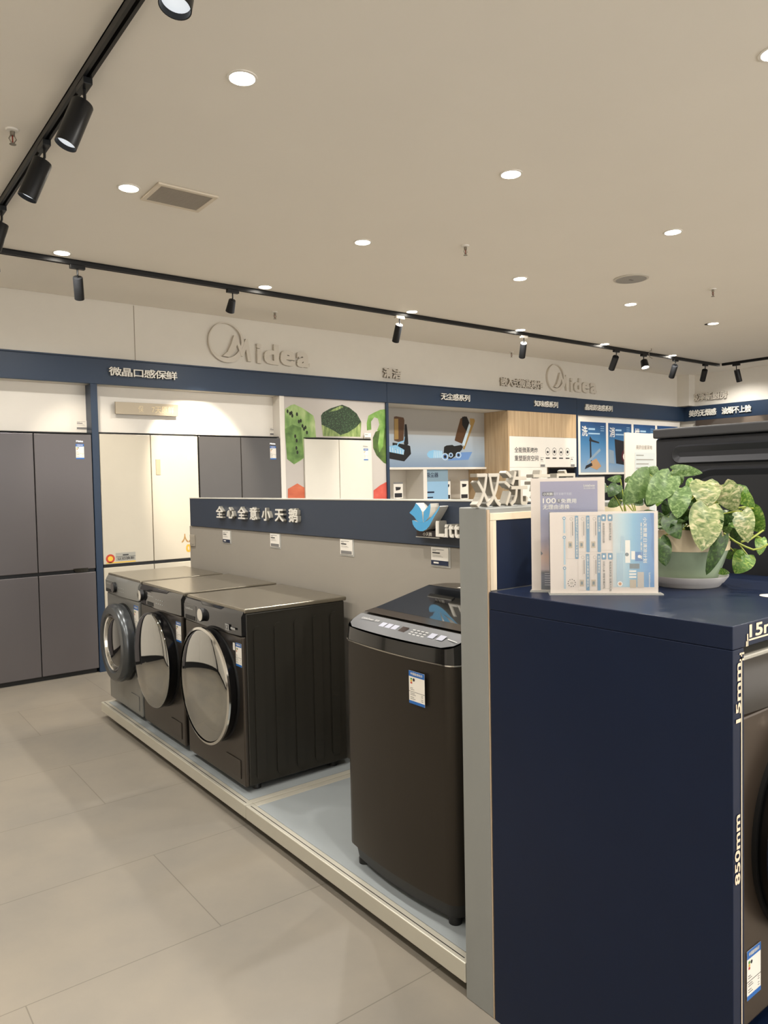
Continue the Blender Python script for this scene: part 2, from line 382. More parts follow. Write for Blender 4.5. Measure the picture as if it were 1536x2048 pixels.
# raised tan plate
b = MB().box(2.10, 2.665, 2.195, 2.30, .03, .045, 0, FW); pl = obj('wall_plate_sign', b, mat('tan_metal', 'a89c88', .35, metal=.4), bevel=.002)
tag(pl, 'long tan metal plate with pale characters above the ivory refrigerator', 'sign')
for b, nm, mm in ((MB().text('7天原鲜', FW, 2.42, 2.625, 2.215, 2.28, .0455, bold=.01), 'lettering', mat('pale_gold', 'd8c7a2', .4)), (MB().text('保', FW, 2.30, 2.345, 2.215, 2.275, .0455), 'lettering', mat('pale_gold', 'd8c7a2', .4)),
                  (MB().box(2.12, 2.14, 2.22, 2.28, .0005, .029, 0, FW), 'bracket', alu), (MB().box(2.6, 2.62, 2.22, 2.28, .0005, .029, 0, FW), 'bracket', alu)):
    o = obj(nm, b, mm); o.parent = pl; o.location = o.location-pl.location

# food mural
YM = YF+.02; FM = FB(0, YM, 0)
def pp(pts, ox=0, oy=0, s=1, ax=1, c=YM):
    o = []
    for x, y in pts:
        q = PX(ox+x/s, oy+y/s, ax, c); o.append((q.x, q.z))
    return o
mural_bg = mat('mural_grey', 'bdb7b1', .4)
kiwi = ramp_tex('kiwi_flesh', 'noise', [(.3, '5d8240'), (.5, '86a860'), (.7, 'b7c98c')], 9, stretch=(1, 1, .5))
kiwid = ramp_tex('kiwi_flesh_low', 'noise', [(.3, '3f6127'), (.6, '6c9146')], 10)
broc = ramp_tex('broccoli_crown', 'voronoi', [(0, '62805c'), (.35, '2c4428'), (1, '14210f')], 60)
brst = ramp_tex('broccoli_stem', 'noise', [(.3, '4c6b2f'), (.6, '8fa262'), (.8, 'b9c48c')], 16, stretch=(2.5, 1, .6))
pepm = ramp_tex('pepper_skin', 'noise', [(.3, '36591f'), (.55, '75a04a'), (.75, 'a8c47e')], 5)
pepd = ramp_tex('pepper_dark', 'noise', [(.3, '22391a'), (.6, '55702e'), (.8, '7d8a45')], 7)
salm = ramp_tex('salmon', 'noise', [(.3, 'b5502f'), (.6, 'cc6a44'), (.8, 'd98a66')], 6, stretch=(.6, 1, 2))
tom = ramp_tex('tomato', 'noise', [(.3, 'b03c30'), (.6, 'c95648'), (.8, 'd98074')], 5)
seedm = mat('kiwi_seed', '1d2415', .5)
b = MB()
b.box(3.719, 3.932, 0, 2.429, -.012, 0, 0, FM).box(4.785, 4.985, 0, 2.429, -.012, 0, 0, FM).box(3.932, 4.785, 2.032, 2.429, -.012, 0, 0, FM)
Z2 = (350, 600, 3.4133)
b.poly(pp([(750, 745), (790, 718), (815, 712), (870, 738), (945, 790), (955, 830), (962, 938), (890, 938), (890, 1070), (860, 1095), (812, 1122), (764, 1085), (750, 900)], *Z2), FM, .001, 1)
b.poly(pp([(750, 880), (800, 850), (860, 870), (880, 1075), (812, 1122), (764, 1085)], *Z2), FM, .0014, 2)
for x, y in ((768, 760), (785, 775), (800, 790), (795, 770), (832, 780), (845, 830), (858, 825), (870, 860), (880, 880), (890, 870), (900, 905), (830, 960), (828, 1010), (835, 1040), (820, 930)):
    q = pp([(x, y)], *Z2)[0]; b.poly(circ(q[0], q[1], .012, 8, ry=.02), FM, .0018, 7)
b.poly(pp([(1000, 850), (1010, 930), (1266, 934), (1272, 830), (1140, 900)], *Z2), FM, .001, 4)
b.poly(pp([(996, 790), (1010, 768), (1060, 740), (1140, 715), (1190, 735), (1240, 775), (1270, 830), (1235, 870), (1180, 905), (1130, 922), (1080, 890), (1000, 850)], *Z2), FM, .0014, 3)
b.poly(pp([(1050, 765), (1080, 745), (1130, 722), (1150, 730), (1110, 752)], *Z2), FM, .0018, 4)
b.poly(pp([(1308, 840), (1320, 790), (1360, 768), (1400, 750), (1443, 745), (1445, 870), (1400, 905), (1380, 890), (1395, 850), (1385, 810), (1360, 800), (1338, 830), (1340, 885), (1310, 890)], *Z2), FM, .001, 5)
b.poly(pp([(1368, 900), (1445, 870), (1450, 1122), (1425, 1112), (1375, 1060), (1352, 1010), (1350, 940)], *Z2), FM, .0012, 6)
b.poly(pp([(1400, 880), (1430, 870), (1420, 1000), (1395, 1040), (1385, 980)], *Z2), FM, .0016, 5)
b.poly(pp([(770, 1290), (835, 1252), (890, 1285), (892, 1700), (771, 1700)], *Z2), FM, .001, 8)
b.poly(pp([(1355, 1300), (1400, 1265), (1450, 1238), (1458, 1700), (1355, 1700)], *Z2), FM, .001, 9)
tag(obj('food_mural', b, [mural_bg, kiwi, kiwid, broc, brst, pepm, pepd, seedm, salm, tom]), 'large printed mural of cut kiwi, broccoli and green pepper behind the white refrigerator', 'mural')

# vacuum cleaner bay
YV = YF+.41; FV = FB(0, YV, 0)
vbg = grad('vacuum_poster_sky', [(0, '7f93ab'), (.25, 'a2b4c6'), (.55, 'b3bcc4'), (.57, '9b9893'), (1, 'a7a39c')])
b = MB().box(5.021, 6.903, 1.735, 2.429, -.02, 0, 0, FV); brn = mat('vacuum_brown', '5a3f2a', .3); glob = mat('vacuum_blue_glow', '8fc6ea', .4); vg = mat('vacuum_gold', 'a38550', .3)
Z7 = (760, 800, 6.4)
def v7(pts, c, m): b.poly(pp(pts, *Z7, 1, YV), FV, c, m)
v7([(178, 215), (205, 208), (300, 225), (312, 260), (300, 520), (260, 545), (180, 520)], .001, 1); v7([(182, 240), (232, 240), (236, 500), (184, 505)], .0015, 4)
v7([(315, 310), (340, 310), (352, 410), (362, 560), (335, 600), (305, 560)], .0012, 2); v7([(160, 545), (350, 575), (385, 590), (396, 690), (310, 786), (118, 750), (118, 660), (160, 600)], .0014, 2)
v7([(118, 590), (200, 575), (312, 640), (300, 700), (118, 665)], .0018, 3)
for k in range(6): v7([(120+k*33, 600+k*8), (132+k*33, 602+k*8), (138+k*33, 665+k*7), (124+k*33, 662+k*7)], .0021, 5)
v7([(230, 540), (300, 520), (312, 470), (318, 470), (308, 535), (240, 560), (200, 640), (190, 640)], .0021, 3)
v7([(1028, 240), (1080, 208), (1110, 215), (1142, 290), (1130, 330), (1050, 560), (955, 520), (960, 490)], .0012, 1); v7([(1050, 215), (1110, 212), (1142, 290), (1105, 400), (1050, 320)], .0016, 2)
v7([(1140, 300), (1160, 330), (1080, 590), (1045, 560)], .0012, 5); v7([(1150, 235), (1205, 240), (1215, 270), (1080, 635), (1058, 625), (1155, 330)], .0011, 4)
v7([(820, 600), (850, 582), (925, 575), (950, 590), (1040, 575), (1062, 600), (1045, 640), (960, 720), (915, 755), (870, 750), (812, 690)], .0017, 2)
v7([(600, 690), (625, 655), (680, 640), (795, 650), (800, 740), (640, 745), (610, 725)], .0012, 3)
v7([(1040, 670), (1180, 665), (1130, 765), (870, 775), (880, 745), (1000, 740)], .0012, 6)
for cx, cy, r in ((832, 725, 42), (905, 705, 28), (1003, 705, 36)):
    q = pp([(cx, cy), (cx+r, cy)], *Z7, 1, YV); rr = q[1][0]-q[0][0]
    b.poly(circ(q[0][0], q[0][1], rr, 18, ry=rr*.8), FV, .0022, 5); b.poly(circ(q[0][0], q[0][1], rr*.72, 18, ry=rr*.6), FV, .0025, 6); b.poly(circ(q[0][0], q[0][1], rr*.4, 18, ry=rr*.35), FV, .0028, 2)
for k in range(5): v7([(690+k*22, 650), (700+k*22, 650), (694+k*22, 740), (684+k*22, 740)], .0016, 5)
tag(obj('vacuum_poster', b, [vbg, brn, black, glob, vg, mat('pale_glow', 'c9dfee', .4), mat('blue_glow', '6d94cc', .4)]), 'wide blue-grey poster of two vacuum cleaner heads inside the recessed bay', 'poster')
woodm = None
def wood_mat():
    m = bpy.data.materials.new('oak_veneer'); m.use_nodes = True; N = m.node_tree.nodes; L = m.node_tree.links; b_ = N['Principled BSDF']; b_.inputs['Roughness'].default_value = .5
    tc = N.new('ShaderNodeTexCoord'); mp = N.new('ShaderNodeMapping'); mp.inputs['Scale'].default_value = (14, 14, .7); L.new(tc.outputs['Object'], mp.inputs[0])
    n = N.new('ShaderNodeTexNoise'); n.inputs['Scale'].default_value = 3; n.inputs['Detail'].default_value = 6; L.new(mp.outputs[0], n.inputs[0])
    r = N.new('ShaderNodeValToRGB'); r.color_ramp.elements[0].position = .3; r.color_ramp.elements[0].color = lin('ab9170'); r.color_ramp.elements[1].position = .7; r.color_ramp.elements[1].color = lin('c7ae8b')
    L.new(n.outputs[0], r.inputs[0]); L.new(r.outputs[0], b_.inputs['Base Color']); return m
woodm = wood_mat()
cu = thing('oven_cabinet', 'oak-veneer oven housing with white fascia right of the vacuum bay', 'cabinet', (7.58, YF+.3, 0))
obj('side_panel', MB().box(6.905, 6.93, YF+.002, YF+.75, 0, 2.429), woodm, cu, bevel=.001)
obj('upper_panel', MB().box(6.931, 8.249, YF+.002, YF+.03, 2.112, 2.429), woodm, cu, bevel=.001)
F = FB(0, YF+.002, 0); b = MB().box(6.931, 8.249, 1.72, 2.11, -.03, 0, 0, F)
b.text('全能微蒸烤炸', F, 7.02, 7.46, 1.905, 1.975, .001, bold=.01, m=1); b.text('重塑厨房空间', F, 7.02, 7.47, 1.80, 1.87, .001, bold=.01, m=1)
for k in range(4):
    cx = 7.655+k*.135; pts = circ(cx, 1.925, .045, 20, ry=.052); inn = circ(cx, 1.925, .038, 20, ry=.045)
    for i in range(20):
        j = (i+1) % 20; b.poly([pts[i], pts[j], inn[j], inn[i]], F, .001, 2)
    b.poly(rrect(cx-.02, cx+.02, 1.905, 1.93+.01*(k % 2), .006, 2), F, .0012, 1); b.poly([(cx-.04, 1.83), (cx+.04, 1.83), (cx+.04, 1.845), (cx-.04, 1.845)], F, .001, 1)
obj('fascia_board', b, [whitep, ink, inkg], cu)
obj('lower_panel', MB().box(6.931, 7.64, YF+.002, YF+.03, 0, 1.718), whitep, cu); obj('carcass', MB().box(6.935, 8.245, YF+.04, YF+.72, 0, 2.4), woodm, cu)
obj('base_panel', MB().box(7.65, 8.249, YF+.002, YF+.03, 0, 1.18), whitep, cu)
ov = thing('built_in_oven', 'black glass built-in oven set in the oak housing', 'oven', (7.93, YF, 1.19))
obj('door_glass', MB().box(7.66, 8.19, 1.19, 1.59, 0, .012, 0, FB(0, YF+.001, 0)), mat('oven_glass', '0c0c0e', .08, coat=.5), ov, bevel=.003)
obj('control_panel', MB().box(7.66, 8.19, 1.595, 1.71, 0, .012, 0, FB(0, YF+.001, 0)), mat('oven_panel', '101012', .12), ov, bevel=.003)
obj('knob', MB().lathe([(.02, 0), (.018, .015)], (7.99, YF-.011, 1.655), (0, -1, 0), 20), blackm, ov, smooth=40)
for i, (a0, a1, z0, z1) in enumerate(((7.50, 7.60, 1.72, 1.86), (8.115, 8.21, 1.72, 1.87))):
    price_tag(('price card stuck below the icons on the oven fascia', 'narrow price card at the right end of the oven fascia')[i], FB(0, YF, 0), a0, a1, z0, z1, .001, False)

# white shelf unit under the vacuum poster
sh = thing('display_shelf', 'white open shelf unit under the vacuum poster', 'shelf', (5.95, YV+.1, 0))
obj('top_board', MB().box(5.021, 6.903, YV-.03, YV+.3, 1.708, 1.734), whitep, sh, bevel=.002)
obj('divider', MB().box(5.83, 5.89, YV-.028, YV+.3, 0, 1.707), whitep, sh, bevel=.002)
obj('back_board', MB().box(5.021, 6.903, YV+.301, YV+.32, 0, 1.707), mat('shelf_back', 'c9c3b8', .6), sh)
obj('bottom_board', MB().box(5.021, 5.829, YV-.02, YV+.3, 1.30, 1.32), whitep, sh); obj('bottom_board', MB().box(5.891, 6.903, YV-.02, YV+.3, 1.30, 1.32), whitep, sh)
obj('lower_front', MB().box(5.021, 5.829, YV-.02, YV, 0, 1.299), whitep, sh); obj('lower_front', MB().box(5.891, 6.903, YV-.02, YV, 0, 1.299), whitep, sh)
F = FB(0, YV-.005, 0); b = MB().box(5.893, 6.25, 1.321, 1.706, -.01, 0, 0, F); b.text('吸尘器', F, 5.90, 6.09, 1.61, 1.67, .001, bold=.02, m=1)
b.poly([(5.90, 1.42), (6.02, 1.42), (6.02, 1.44), (5.90, 1.44)], F, .001, 1); b.poly([(5.90, 1.36), (6.0, 1.36), (6.0, 1.375), (5.90, 1.375)], F, .001, 1); b.poly([(5.893, 1.56), (6.25, 1.56), (6.25, 1.706), (5.893, 1.706)], F, .0006, 2)
tag(obj('category_board', b, [mat('pale_blue_board', '8fb6d4', .5), navyink, mat('dusty_blue_board', '7f98a8', .5)]), 'pale blue category board standing in the white shelf unit', 'sign')
cards = [(5.12, 5.22, 1.40, 1.55, 'small white accessory card at the left of the left shelf cubby', 0), (5.44, 5.58, 1.37, 1.56, 'accessory card with blue top strip beside the shelf divider', 1),
         (6.27, 6.35, 1.33, 1.58, 'narrow card with three dark pictures right of the blue board', 2), (6.52, 6.66, 1.33, 1.58, 'accessory card with dark triangle picture in the right shelf cubby', 1)]
for a0, a1, z0, z1, lb, k in cards:
    w = a1-a0; F = FB(0, YV+.06, 0); b = MB().box(a0, a1, z0, z1, -.004, 0, 0, F)
    b.poly([(a0, z1-.02), (a1, z1-.02), (a1, z1), (a0, z1)], F, .001, 1)
    b.poly([(a0+.25*w, z1-.10), (a0+.7*w, z1-.09), (a0+.8*w, z1-.06), (a0+.2*w, z1-.055)], F, .001, 2)
    b.poly([(a0+.1*w, z0+.01), (a0+.9*w, z0+.01), (a0+.9*w, z0+.06), (a0+.1*w, z0+.06)], F, .001, 2 if k else 3)
    b.box(a0+.3*w, a0+.7*w, 1.3205, z0+.001, -.01, -.004, 0, F)
    tag(obj('accessory_card', b, [paper, inkg if k else lblue, ink, mat('pale_product', 'cfc9bf', .5)]), lb, 'card', 'accessory cards in the white shelf unit')

# poster board
pb = thing('poster_board', 'white board carrying blue posters beneath the navy fascia at the far right', 'board', (9.57, YF, 1.62))
F = FB(0, YF+.03, 0)
obj('board', MB().box(8.31, 10.86, 1.615, 2.428, -.02, 0, 0, F), whitep, pb)
def poster(x0, x1, ch, lb, art):
    w = x1-x0; z0, z1 = 1.645, 2.345; t = thing('poster', lb, 'poster', ((x0+x1)/2, YF+.03, z0), 'blue posters on the white board')
    obj('print', MB().box(x0, x1, z0, z1, .0005, .003, 0, F), MATS.get('poster_blue') or grad('poster_blue', [(0, '8fa3b5'), (.25, '6c93b8'), (.6, '4478a4'), (1, '27497a')]), t)
    b = MB(); b.text(ch, F, x0+.05*w, x0+.27*w, z1-.20, z1-.06, .004, bold=.015, m=0)
    b.poly([(x0+.30*w, z1-.11), (x0+.56*w, z1-.11), (x0+.56*w, z1-.085), (x0+.30*w, z1-.085)], F, .004, 1)
    b.poly([(x0+.30*w, z1-.17), (x0+.75*w, z1-.17), (x0+.75*w, z1-.15), (x0+.30*w, z1-.15)], F, .004, 1)
    for k in range(3): b.poly([(x0+.78*w, z1-.06-.03*k), (x0+.92*w, z1-.06-.03*k), (x0+.92*w, z1-.052-.03*k), (x0+.78*w, z1-.052-.03*k)], F, .004, 1)
    obj('print_lettering', b, [paper, lblue], t)
    b = MB()
    if art == 0:
        b.prism([(x0+.36*w, 1.80), (x0+.42*w, 1.80), (x0+.40*w, 2.13), (x0+.35*w, 2.13)], .003, .0042, F, 0)
        b.prism([(x0+.33*w, 2.08), (x0+.72*w, 2.05), (x0+.72*w, 2.07), (x0+.45*w, 2.10), (x0+.36*w, 2.15)], .003, .0043, F, 0)
        b.prism([(x0+.25*w, 1.76), (x0+.78*w, 1.95), (x0+.74*w, 1.98), (x0+.24*w, 1.80)], .003, .0044, F, 1)
        b.prism([(x0+.36*w, 1.72), (x0+.62*w, 1.68), (x0+.80*w, 1.73), (x0+.6*w, 1.84), (x0+.4*w, 1.80)], .003, .0045, F, 2)
        b.prism([(x0+.15*w, 1.69), (x0+.45*w, 1.74), (x0+.42*w, 1.78), (x0+.2*w, 1.74)], .003, .0046, F, 0)
    elif art == 1:
        b.prism([(x0+.02*w, 1.78), (x0+.25*w, 1.76), (x0+.22*w, 1.95), (x0+.02*w, 1.97)], .003, .0042, F, 1)
        b.prism([(x0+.32*w, 1.77), (x0+.98*w, 1.73), (x0+.98*w, 2.07), (x0+.26*w, 2.12)], .003, .0043, F, 0)
        b.poly(circ(x0+.72*w, 1.88, .09, 20, ry=.10), F, .0046, 3); b.poly(circ(x0+.70*w, 1.87, .05, 16), F, .005, 4)
    else: b.prism([(x0+.2*w, 1.80), (x0+.8*w, 1.80), (x0+.75*w, 2.08), (x0+.25*w, 2.08)], .003, .0043, F, 1)
    obj('print_picture', b, [ink, mat('steel_print', '8a9cab', .4), mat('tan_print', 'b08d6a', .5), mat('maroon_print', '5a2630', .4), paper], t)
poster(8.374, 8.947, '洗', 'leftmost blue poster on white board, showing tools and splashing water', 0)
poster(9.003, 9.56, '消', 'blue poster with a black appliance panel, second on the white board', 1)
poster(9.617, 10.17, '烘', 'blue poster partly hidden behind the black dryer, third on the board', 2)
poster(10.23, 10.79, '护', 'rightmost blue poster on white board, hidden behind the black dryer', 2)
b = MB().box(8.30, 10.9, YF+.03, YF+.7, 0, 1.60); tag(obj('kitchen_base_unit', b, mat('dark_unit', '1b1d22', .4), bevel=.004), 'tall dark unit beneath the white poster board', 'cabinet')
b = MB().box(10.90, 10.968, 1.0, 6.2, 0, 2.428); struct('trim_15', b, mat('brown_alcove', '4a4038', .5))
tag(obj('range_hood', MB().prism([(4.6, 2.25), (5.9, 2.25), (5.7, 2.40), (4.8, 2.40)], 10.60, 10.899, (Vector((0, 0, 0)), Vector((0, 1, 0)), Vector((0, 0, 1)), Vector((1, 0, 0)))), mat('hood_glass', '57504a', .2)), 'brown glass range hood below the right-hand fascia', 'hood')

# ---------------------------------------------------------------- lettering
def sign(name, label, s, F, a0, a1, b0, b1, d=.03, c=.0, bold=.03, mf=letter, ms=letterside, cat='sign lettering', part='character', gap=.06):
    n = len(s); t = thing(name, label, cat, P(F, (a0+a1)/2, b0, 0)); n_ = len(s.replace(' ', ''))
    cw = (a1-a0)/n
    for i, ch in enumerate(s):
        if ch == ' ': continue
        vs, fs = text_raw(ch, bold, 1); raw = text_raw('国', bold, 1)[0]
        rx0 = min(v.x for v in raw); rx1 = max(v.x for v in raw); ry0 = min(v.y for v in raw); ry1 = max(v.y for v in raw)
        sx = cw*(1-gap)/(rx1-rx0); g0 = cw*gap/2; sy = (b1-b0)/(ry1-ry0)
        m = MB(); m.v = [P(F, a0+g0+cw*i+(v.x-rx0)*sx, b0+(v.y-ry0)*sy, c+(v.z+.5)*d) for v in vs]
        for f in fs: m.f.append(f); m.m.append(0 if min(vs[k].z for k in f) > .4 else 1)
        obj(part, m, [mf, ms], t)
    return t
FF = FB(0, YF-.001, 0); FU = FB(0, YF+.038, 0)
wl = mat('white_raised_letter', 'd3ccc0', .6); wls = mat('white_raised_letter_side', 'a9a193', .6)
def fit(u0, v0, u1, v1, y):
    p = PX(u0, v0, 1, y); q = PX(u1, v1, 1, y); return p.x, q.x, p.z, q.z
sign('fascia_lettering', 'white characters 微晶口感保鲜 on navy fascia above the ivory refrigerator', '微晶口感保鲜', FF, PX(217, 742, 1, YF).x, PX(352, 750, 1, YF).x, 2.505, 2.575, .025, bold=.02)
sign('fascia_lettering', 'white characters 无尘感系列 on navy fascia above the vacuum poster', '无尘感系列', FF, PX(880, 795, 1, YF).x, PX(938, 797, 1, YF).x, 2.50, 2.575, .02, bold=.02)
sign('fascia_lettering', 'white characters 知味感系列 on navy fascia above the oak panel', '知味感系列', FF, PX(1067, 805, 1, YF).x, PX(1114, 807, 1, YF).x, 2.50, 2.575, .02, bold=.02)
sign('fascia_lettering', 'white characters 晶焰即速感系列 on navy fascia above the blue posters', '晶焰即速感系列', FF, PX(1168, 812, 1, YF).x, PX(1223, 814, 1, YF).x, 2.50, 2.58, .02, bold=.02)
sign('wall_lettering', 'raised white characters 清洁 on upper wall left of the vacuum bay', '清洁', FU, PX(769, 750, 1, YF).x, PX(804, 750, 1, YF).x, 2.70, 2.80, .03, mf=wl, ms=wls, bold=.04)
sign('wall_lettering', 'raised white characters 嵌入式微蒸烤炸 on upper wall left of the far logo', '嵌入式微蒸烤炸', FU, PX(1003, 770, 1, YF).x, PX(1087, 776, 1, YF).x, 2.73, 2.83, .03, mf=wl, ms=wls, bold=.03)
FR = FI(10.93, 0, 0)
a0 = -PX(1379, 820, 0, 10.93).y; a1 = -PX(1503, 815, 0, 10.93).y
sign('fascia_lettering', 'row of white characters on the right-hand navy fascia above the dryer', '美的无烟感 油烟不上脸', FR, a0, a1, 2.49, 2.59, .02, bold=.03)
FR2 = FI(10.968, 0, 0)
sign('wall_lettering', 'raised white characters 极净新厨房 on the right-hand upper wall', '极净新厨房', FR2, -PX(1384, 800, 0, 10.968).y, -PX(1456, 793, 0, 10.968).y, 2.73, 2.84, .03, mf=wl, ms=wls, bold=.04)

def logo(label, x0, x1, z0, z1):
    t = thing('wall_logo', label, 'logo', ((x0+x1)/2, YF, z0)); w = x1-x0; h = z1-z0
    # ring with the swelling lower right and the swoosh that makes the M
    r = h/2*.98; cx = x0+r*.98; cz = (z0+z1)/2; rx = r*.98; n = 48; b = MB(); ow = []; iw = []
    for i in range(n):
        a = 2*PI*i/n; ow.append((cx+rx*math.cos(a), cz+r*math.sin(a)))
        k = .10+.10*max(0, math.cos(a+PI*.35)); iw.append((cx-.03*rx+rx*(1-k)*math.cos(a), cz+.04*r+r*(1-k)*math.sin(a)))
    vs = []
    for c in (0, .03):
        for q in (ow, iw): vs += [P(FU, a, z, c) for a, z in q]
    fs = []
    for i in range(n):
        j = (i+1) % n; fs += [(2*n+i, 2*n+j, 3*n+j, 3*n+i), (i, j, 2*n+j, 2*n+i), (n+j, n+i, 3*n+i, 3*n+j)]
    b.add(vs, fs, 0); obj('ring', b, wl, t)
    b = MB(); m = lambda p, q: (cx+p*rx, cz+q*r)
    b.prism([m(-.25, -.70), m(.05, -.45), m(.25, -.05), m(.42, .40), m(.55, .40), m(.85, -.25), m(1.08, .28), m(1.20, .28), m(1.38, -.85), m(1.18, -.85), m(1.08, -.25), m(.92, -.62), m(.80, -.62), m(.58, -.05), m(.42, -.45), m(.1, -.72)], .0005, .0325, FU)
    obj('swoosh', b, wl, t)
    xl = x0; ws = w; zb = z0+.06*h
    for ch, p, q, hh in (('i', .455, .50, .50), ('d', .525, .675, .52), ('e', .69, .845, .40), ('a', .862, 1.0, .40)):
        obj('letter', MB().text(ch, FU, xl+p*ws, xl+q*ws, zb, zb+hh*h, 0, .03, .045), wl, t)
    return t
logo('large raised white round emblem and matching lettering above the refrigerators', PX(418, 690, 1, YF).x, PX(621, 732, 1, YF).x, 2.705, 3.085)
logo('far raised white round emblem and matching lettering above the oak housing', PX(1096, 750, 1, YF).x, PX(1195, 780, 1, YF).x, 2.715, 3.085)

# ================================================================ ISLAND: platforms, wall, pillar
XP = 1.498; ZP = .104
greyp = mat('grey_platform', '999fa1', .34, var=.08, vs=5); rimm = mat('platform_rim', 'c4c0b2', .38, metal=.25, var=.05)
for y0, y1, lb, zz in ((3.025, 5.145, 'far low display platform with aluminium rim carrying three front-loading washers', ZP), (1.592, 3.02, 'near low display platform with aluminium rim carrying the top-loading washer', ZP)):
    t = thing('display_platform', lb, 'platform', (1.85, (y0+y1)/2, 0), 'low platforms of the washer island')
    obj('deck', MB().box(XP+.0405, 2.188, y0+.0405, y1-.0405, .05, ZP-.0005), greyp, t)
    b = MB().box(XP, XP+.04, y0, y1, .042, zz).box(XP+.0405, 2.188, y0, y0+.0395, .042, zz).box(XP+.0405, 2.188, y1-.0395, y1, .042, zz)
    obj('rim', b, rimm, t, bevel=.003)
    obj('rim_groove', MB().box(XP+.015, XP+.018, y0+.02, y1-.02, zz+.0002, zz+.0008), black, t)
    obj('base', MB().box(XP+.09, 2.188, y0+.05, y1-.05, 0, .0495), black, t)
hw = mat('warm_grey_laminate', '989288', .45, var=.04, vs=3, bump=.03)
t = thing('partition_wall', 'long low grey partition with navy header board behind the washers', 'partition', (2.23, 3.4, 0))
obj('lower_board', MB().box(2.19, 2.27, 1.592, 5.2, 0, 1.266), hw, t, bevel=.002)
obj('header_board', MB().box(2.182, 2.272, 1.592, 5.165, 1.267, 1.466), mat('slate_navy_board', '303948', .4, var=.05), t, bevel=.002)
obj('top_trim', MB().box(2.180, 2.274, 1.592, 5.166, 1.4665, 1.472), alu, t)
FH = FI(2.182, 0, 0)
sign('header_lettering', 'row of seven thick white characters on the navy header of the partition', '全心全意小天鹅', FH, -4.70, -3.575, 1.338, 1.414, .024, bold=.03, gap=.42)
# swan emblem
t = thing('bird_emblem', 'thick sky-blue swan emblem with white sides on the navy header board', 'emblem', (2.1, 2.48, 1.3))
skyb = mat('sky_blue_face', '4f9fcf', .35); wside = mat('white_return', 'cfccc4', .4)
def bp(pts):
    o = []
    for x, y in pts:
        q = PX(800+x/11.815, 990+y/11.815, 0, 2.132); o.append((-q.y, q.z))
    return o
FE = FI(2.132, 0, 0)
wing = bp([(228, 410), (300, 330), (345, 260), (372, 190), (430, 240), (480, 310), (515, 385), (540, 600), (545, 640), (440, 640), (390, 600), (330, 510), (228, 425)])
obj('wing', MB().prism(wing, -.049, 0, FE, 0, 1), [skyb, wside], t)
wing = bp([(560, 390), (610, 330), (670, 260), (715, 200), (722, 290), (705, 420), (680, 520), (620, 600), (560, 640), (552, 600)])
obj('wing', MB().prism(wing, -.049, 0, FE, 0, 1), [skyb, wside], t)
body = bp([(285, 600), (330, 600), (390, 625), (440, 642), (560, 642), (650, 600), (740, 520), (830, 410), (890, 330), (930, 260), (945, 275), (905, 360), (840, 470), (780, 570), (740, 645), (690, 740), (620, 815), (540, 855), (470, 855), (400, 825), (340, 760), (300, 690)])
obj('body', MB().prism(body, -.049, 0, FE, 0, 1), [skyb, wside], t)
t = thing('header_lettering', 'thick white Latin lettering beside the blue emblem, cut off by grey pillar', 'sign lettering', (2.1, 2.1, 1.31))
def YE(u): return PX(u, 1060, 0, 2.132).y
ylet = [('L', YE(871), YE(889), 1.383), ('i', YE(889), YE(895), 1.370), ('t', YE(896), YE(907), 1.372), ('t', YE(907), YE(918), 1.372), *[(c, YE(918)-.008-p, YE(918)-.008-q, z) for c, p, q, z in (('l', 0, .014, 1.385), ('e', .024, .075, 1.36), ('S', .095, .155, 1.385), ('w', .165, .245, 1.36), ('a', .255, .31, 1.36), ('n', .32, .37, 1.36))]]
for ch, ya, yb, zt in ylet: obj('letter', MB().text(ch, FE, -ya, -yb, 1.314, zt, -.049, .049, .045, ms=1), [letter, letterside], t)
t = thing('small_plaque', 'small dark plaque with tiny white characters under the blue emblem', 'plaque', (2.14, 2.43, 1.325)); q = [PX(833, 1060, 0, 2.15), PX(880, 1075, 0, 2.15)]
b = MB().box(-q[0].y, -q[1].y, q[1].z-.002, q[0].z, 0, .02, 0, FI(2.17, 0, 0)); obj('plate', b, mat('dark_brown_plate', '2c2526', .4), t)
b = MB().text('小天鹅', FI(2.15, 0, 0), -q[0].y+.045, -q[0].y+.105, q[1].z+.003, q[1].z+.02, .001, bold=.01); obj('lettering', b, letter, t)
o = obj('edge', MB().box(-q[0].y-.003, -q[1].y, q[1].z-.005, q[1].z-.002, 0, .022, 0, FI(2.17, 0, 0)), alu, t)
FT = FI(2.19, 0, 0)
for (u0, v0, u1, v1), lb, dk in (((446, 1061, 461, 1080), 'white price tag on the partition above the silver-grey washer', True), ((541, 1067, 560, 1092), 'white price tag on the partition above the middle washer', False),
                             ((681, 1078, 706, 1108), 'white price tag on the partition above the nearest front-loading washer', False), ((863, 1094, 898, 1130), 'white price tag with dark foot strip above the top-loading washer', True)):
    p = PX(u0, v0, 0, 2.188); q = PX(u1, v1, 0, 2.188); w = max(.085, p.y-q.y)
    o = price_tag(lb, FT, -p.y, -p.y+w, p.z-.078, p.z, .003, dk, 'price tags on the grey partition')
    o2 = obj('tag_holder', MB().box(-p.y-.004, -p.y+w+.01, p.z-.086, p.z+.003, .0005, .0025, 0, FT), mat('clear_plastic', 'dcdcd6', .15, alpha=.45)); o2.parent = o; o2.location = o2.location-o.location
b = MB().box(-5.185, -5.10, 1.12, 1.202, .0005, .008, 0, FT).box(-5.165, -5.12, 1.135, 1.187, .008, .011, 0, FT); tag(obj('light_switch', b, mat('switch_plastic', 'a59d8f', .4), bevel=.0015), 'grey square wall switch at far end of the partition', 'switch')

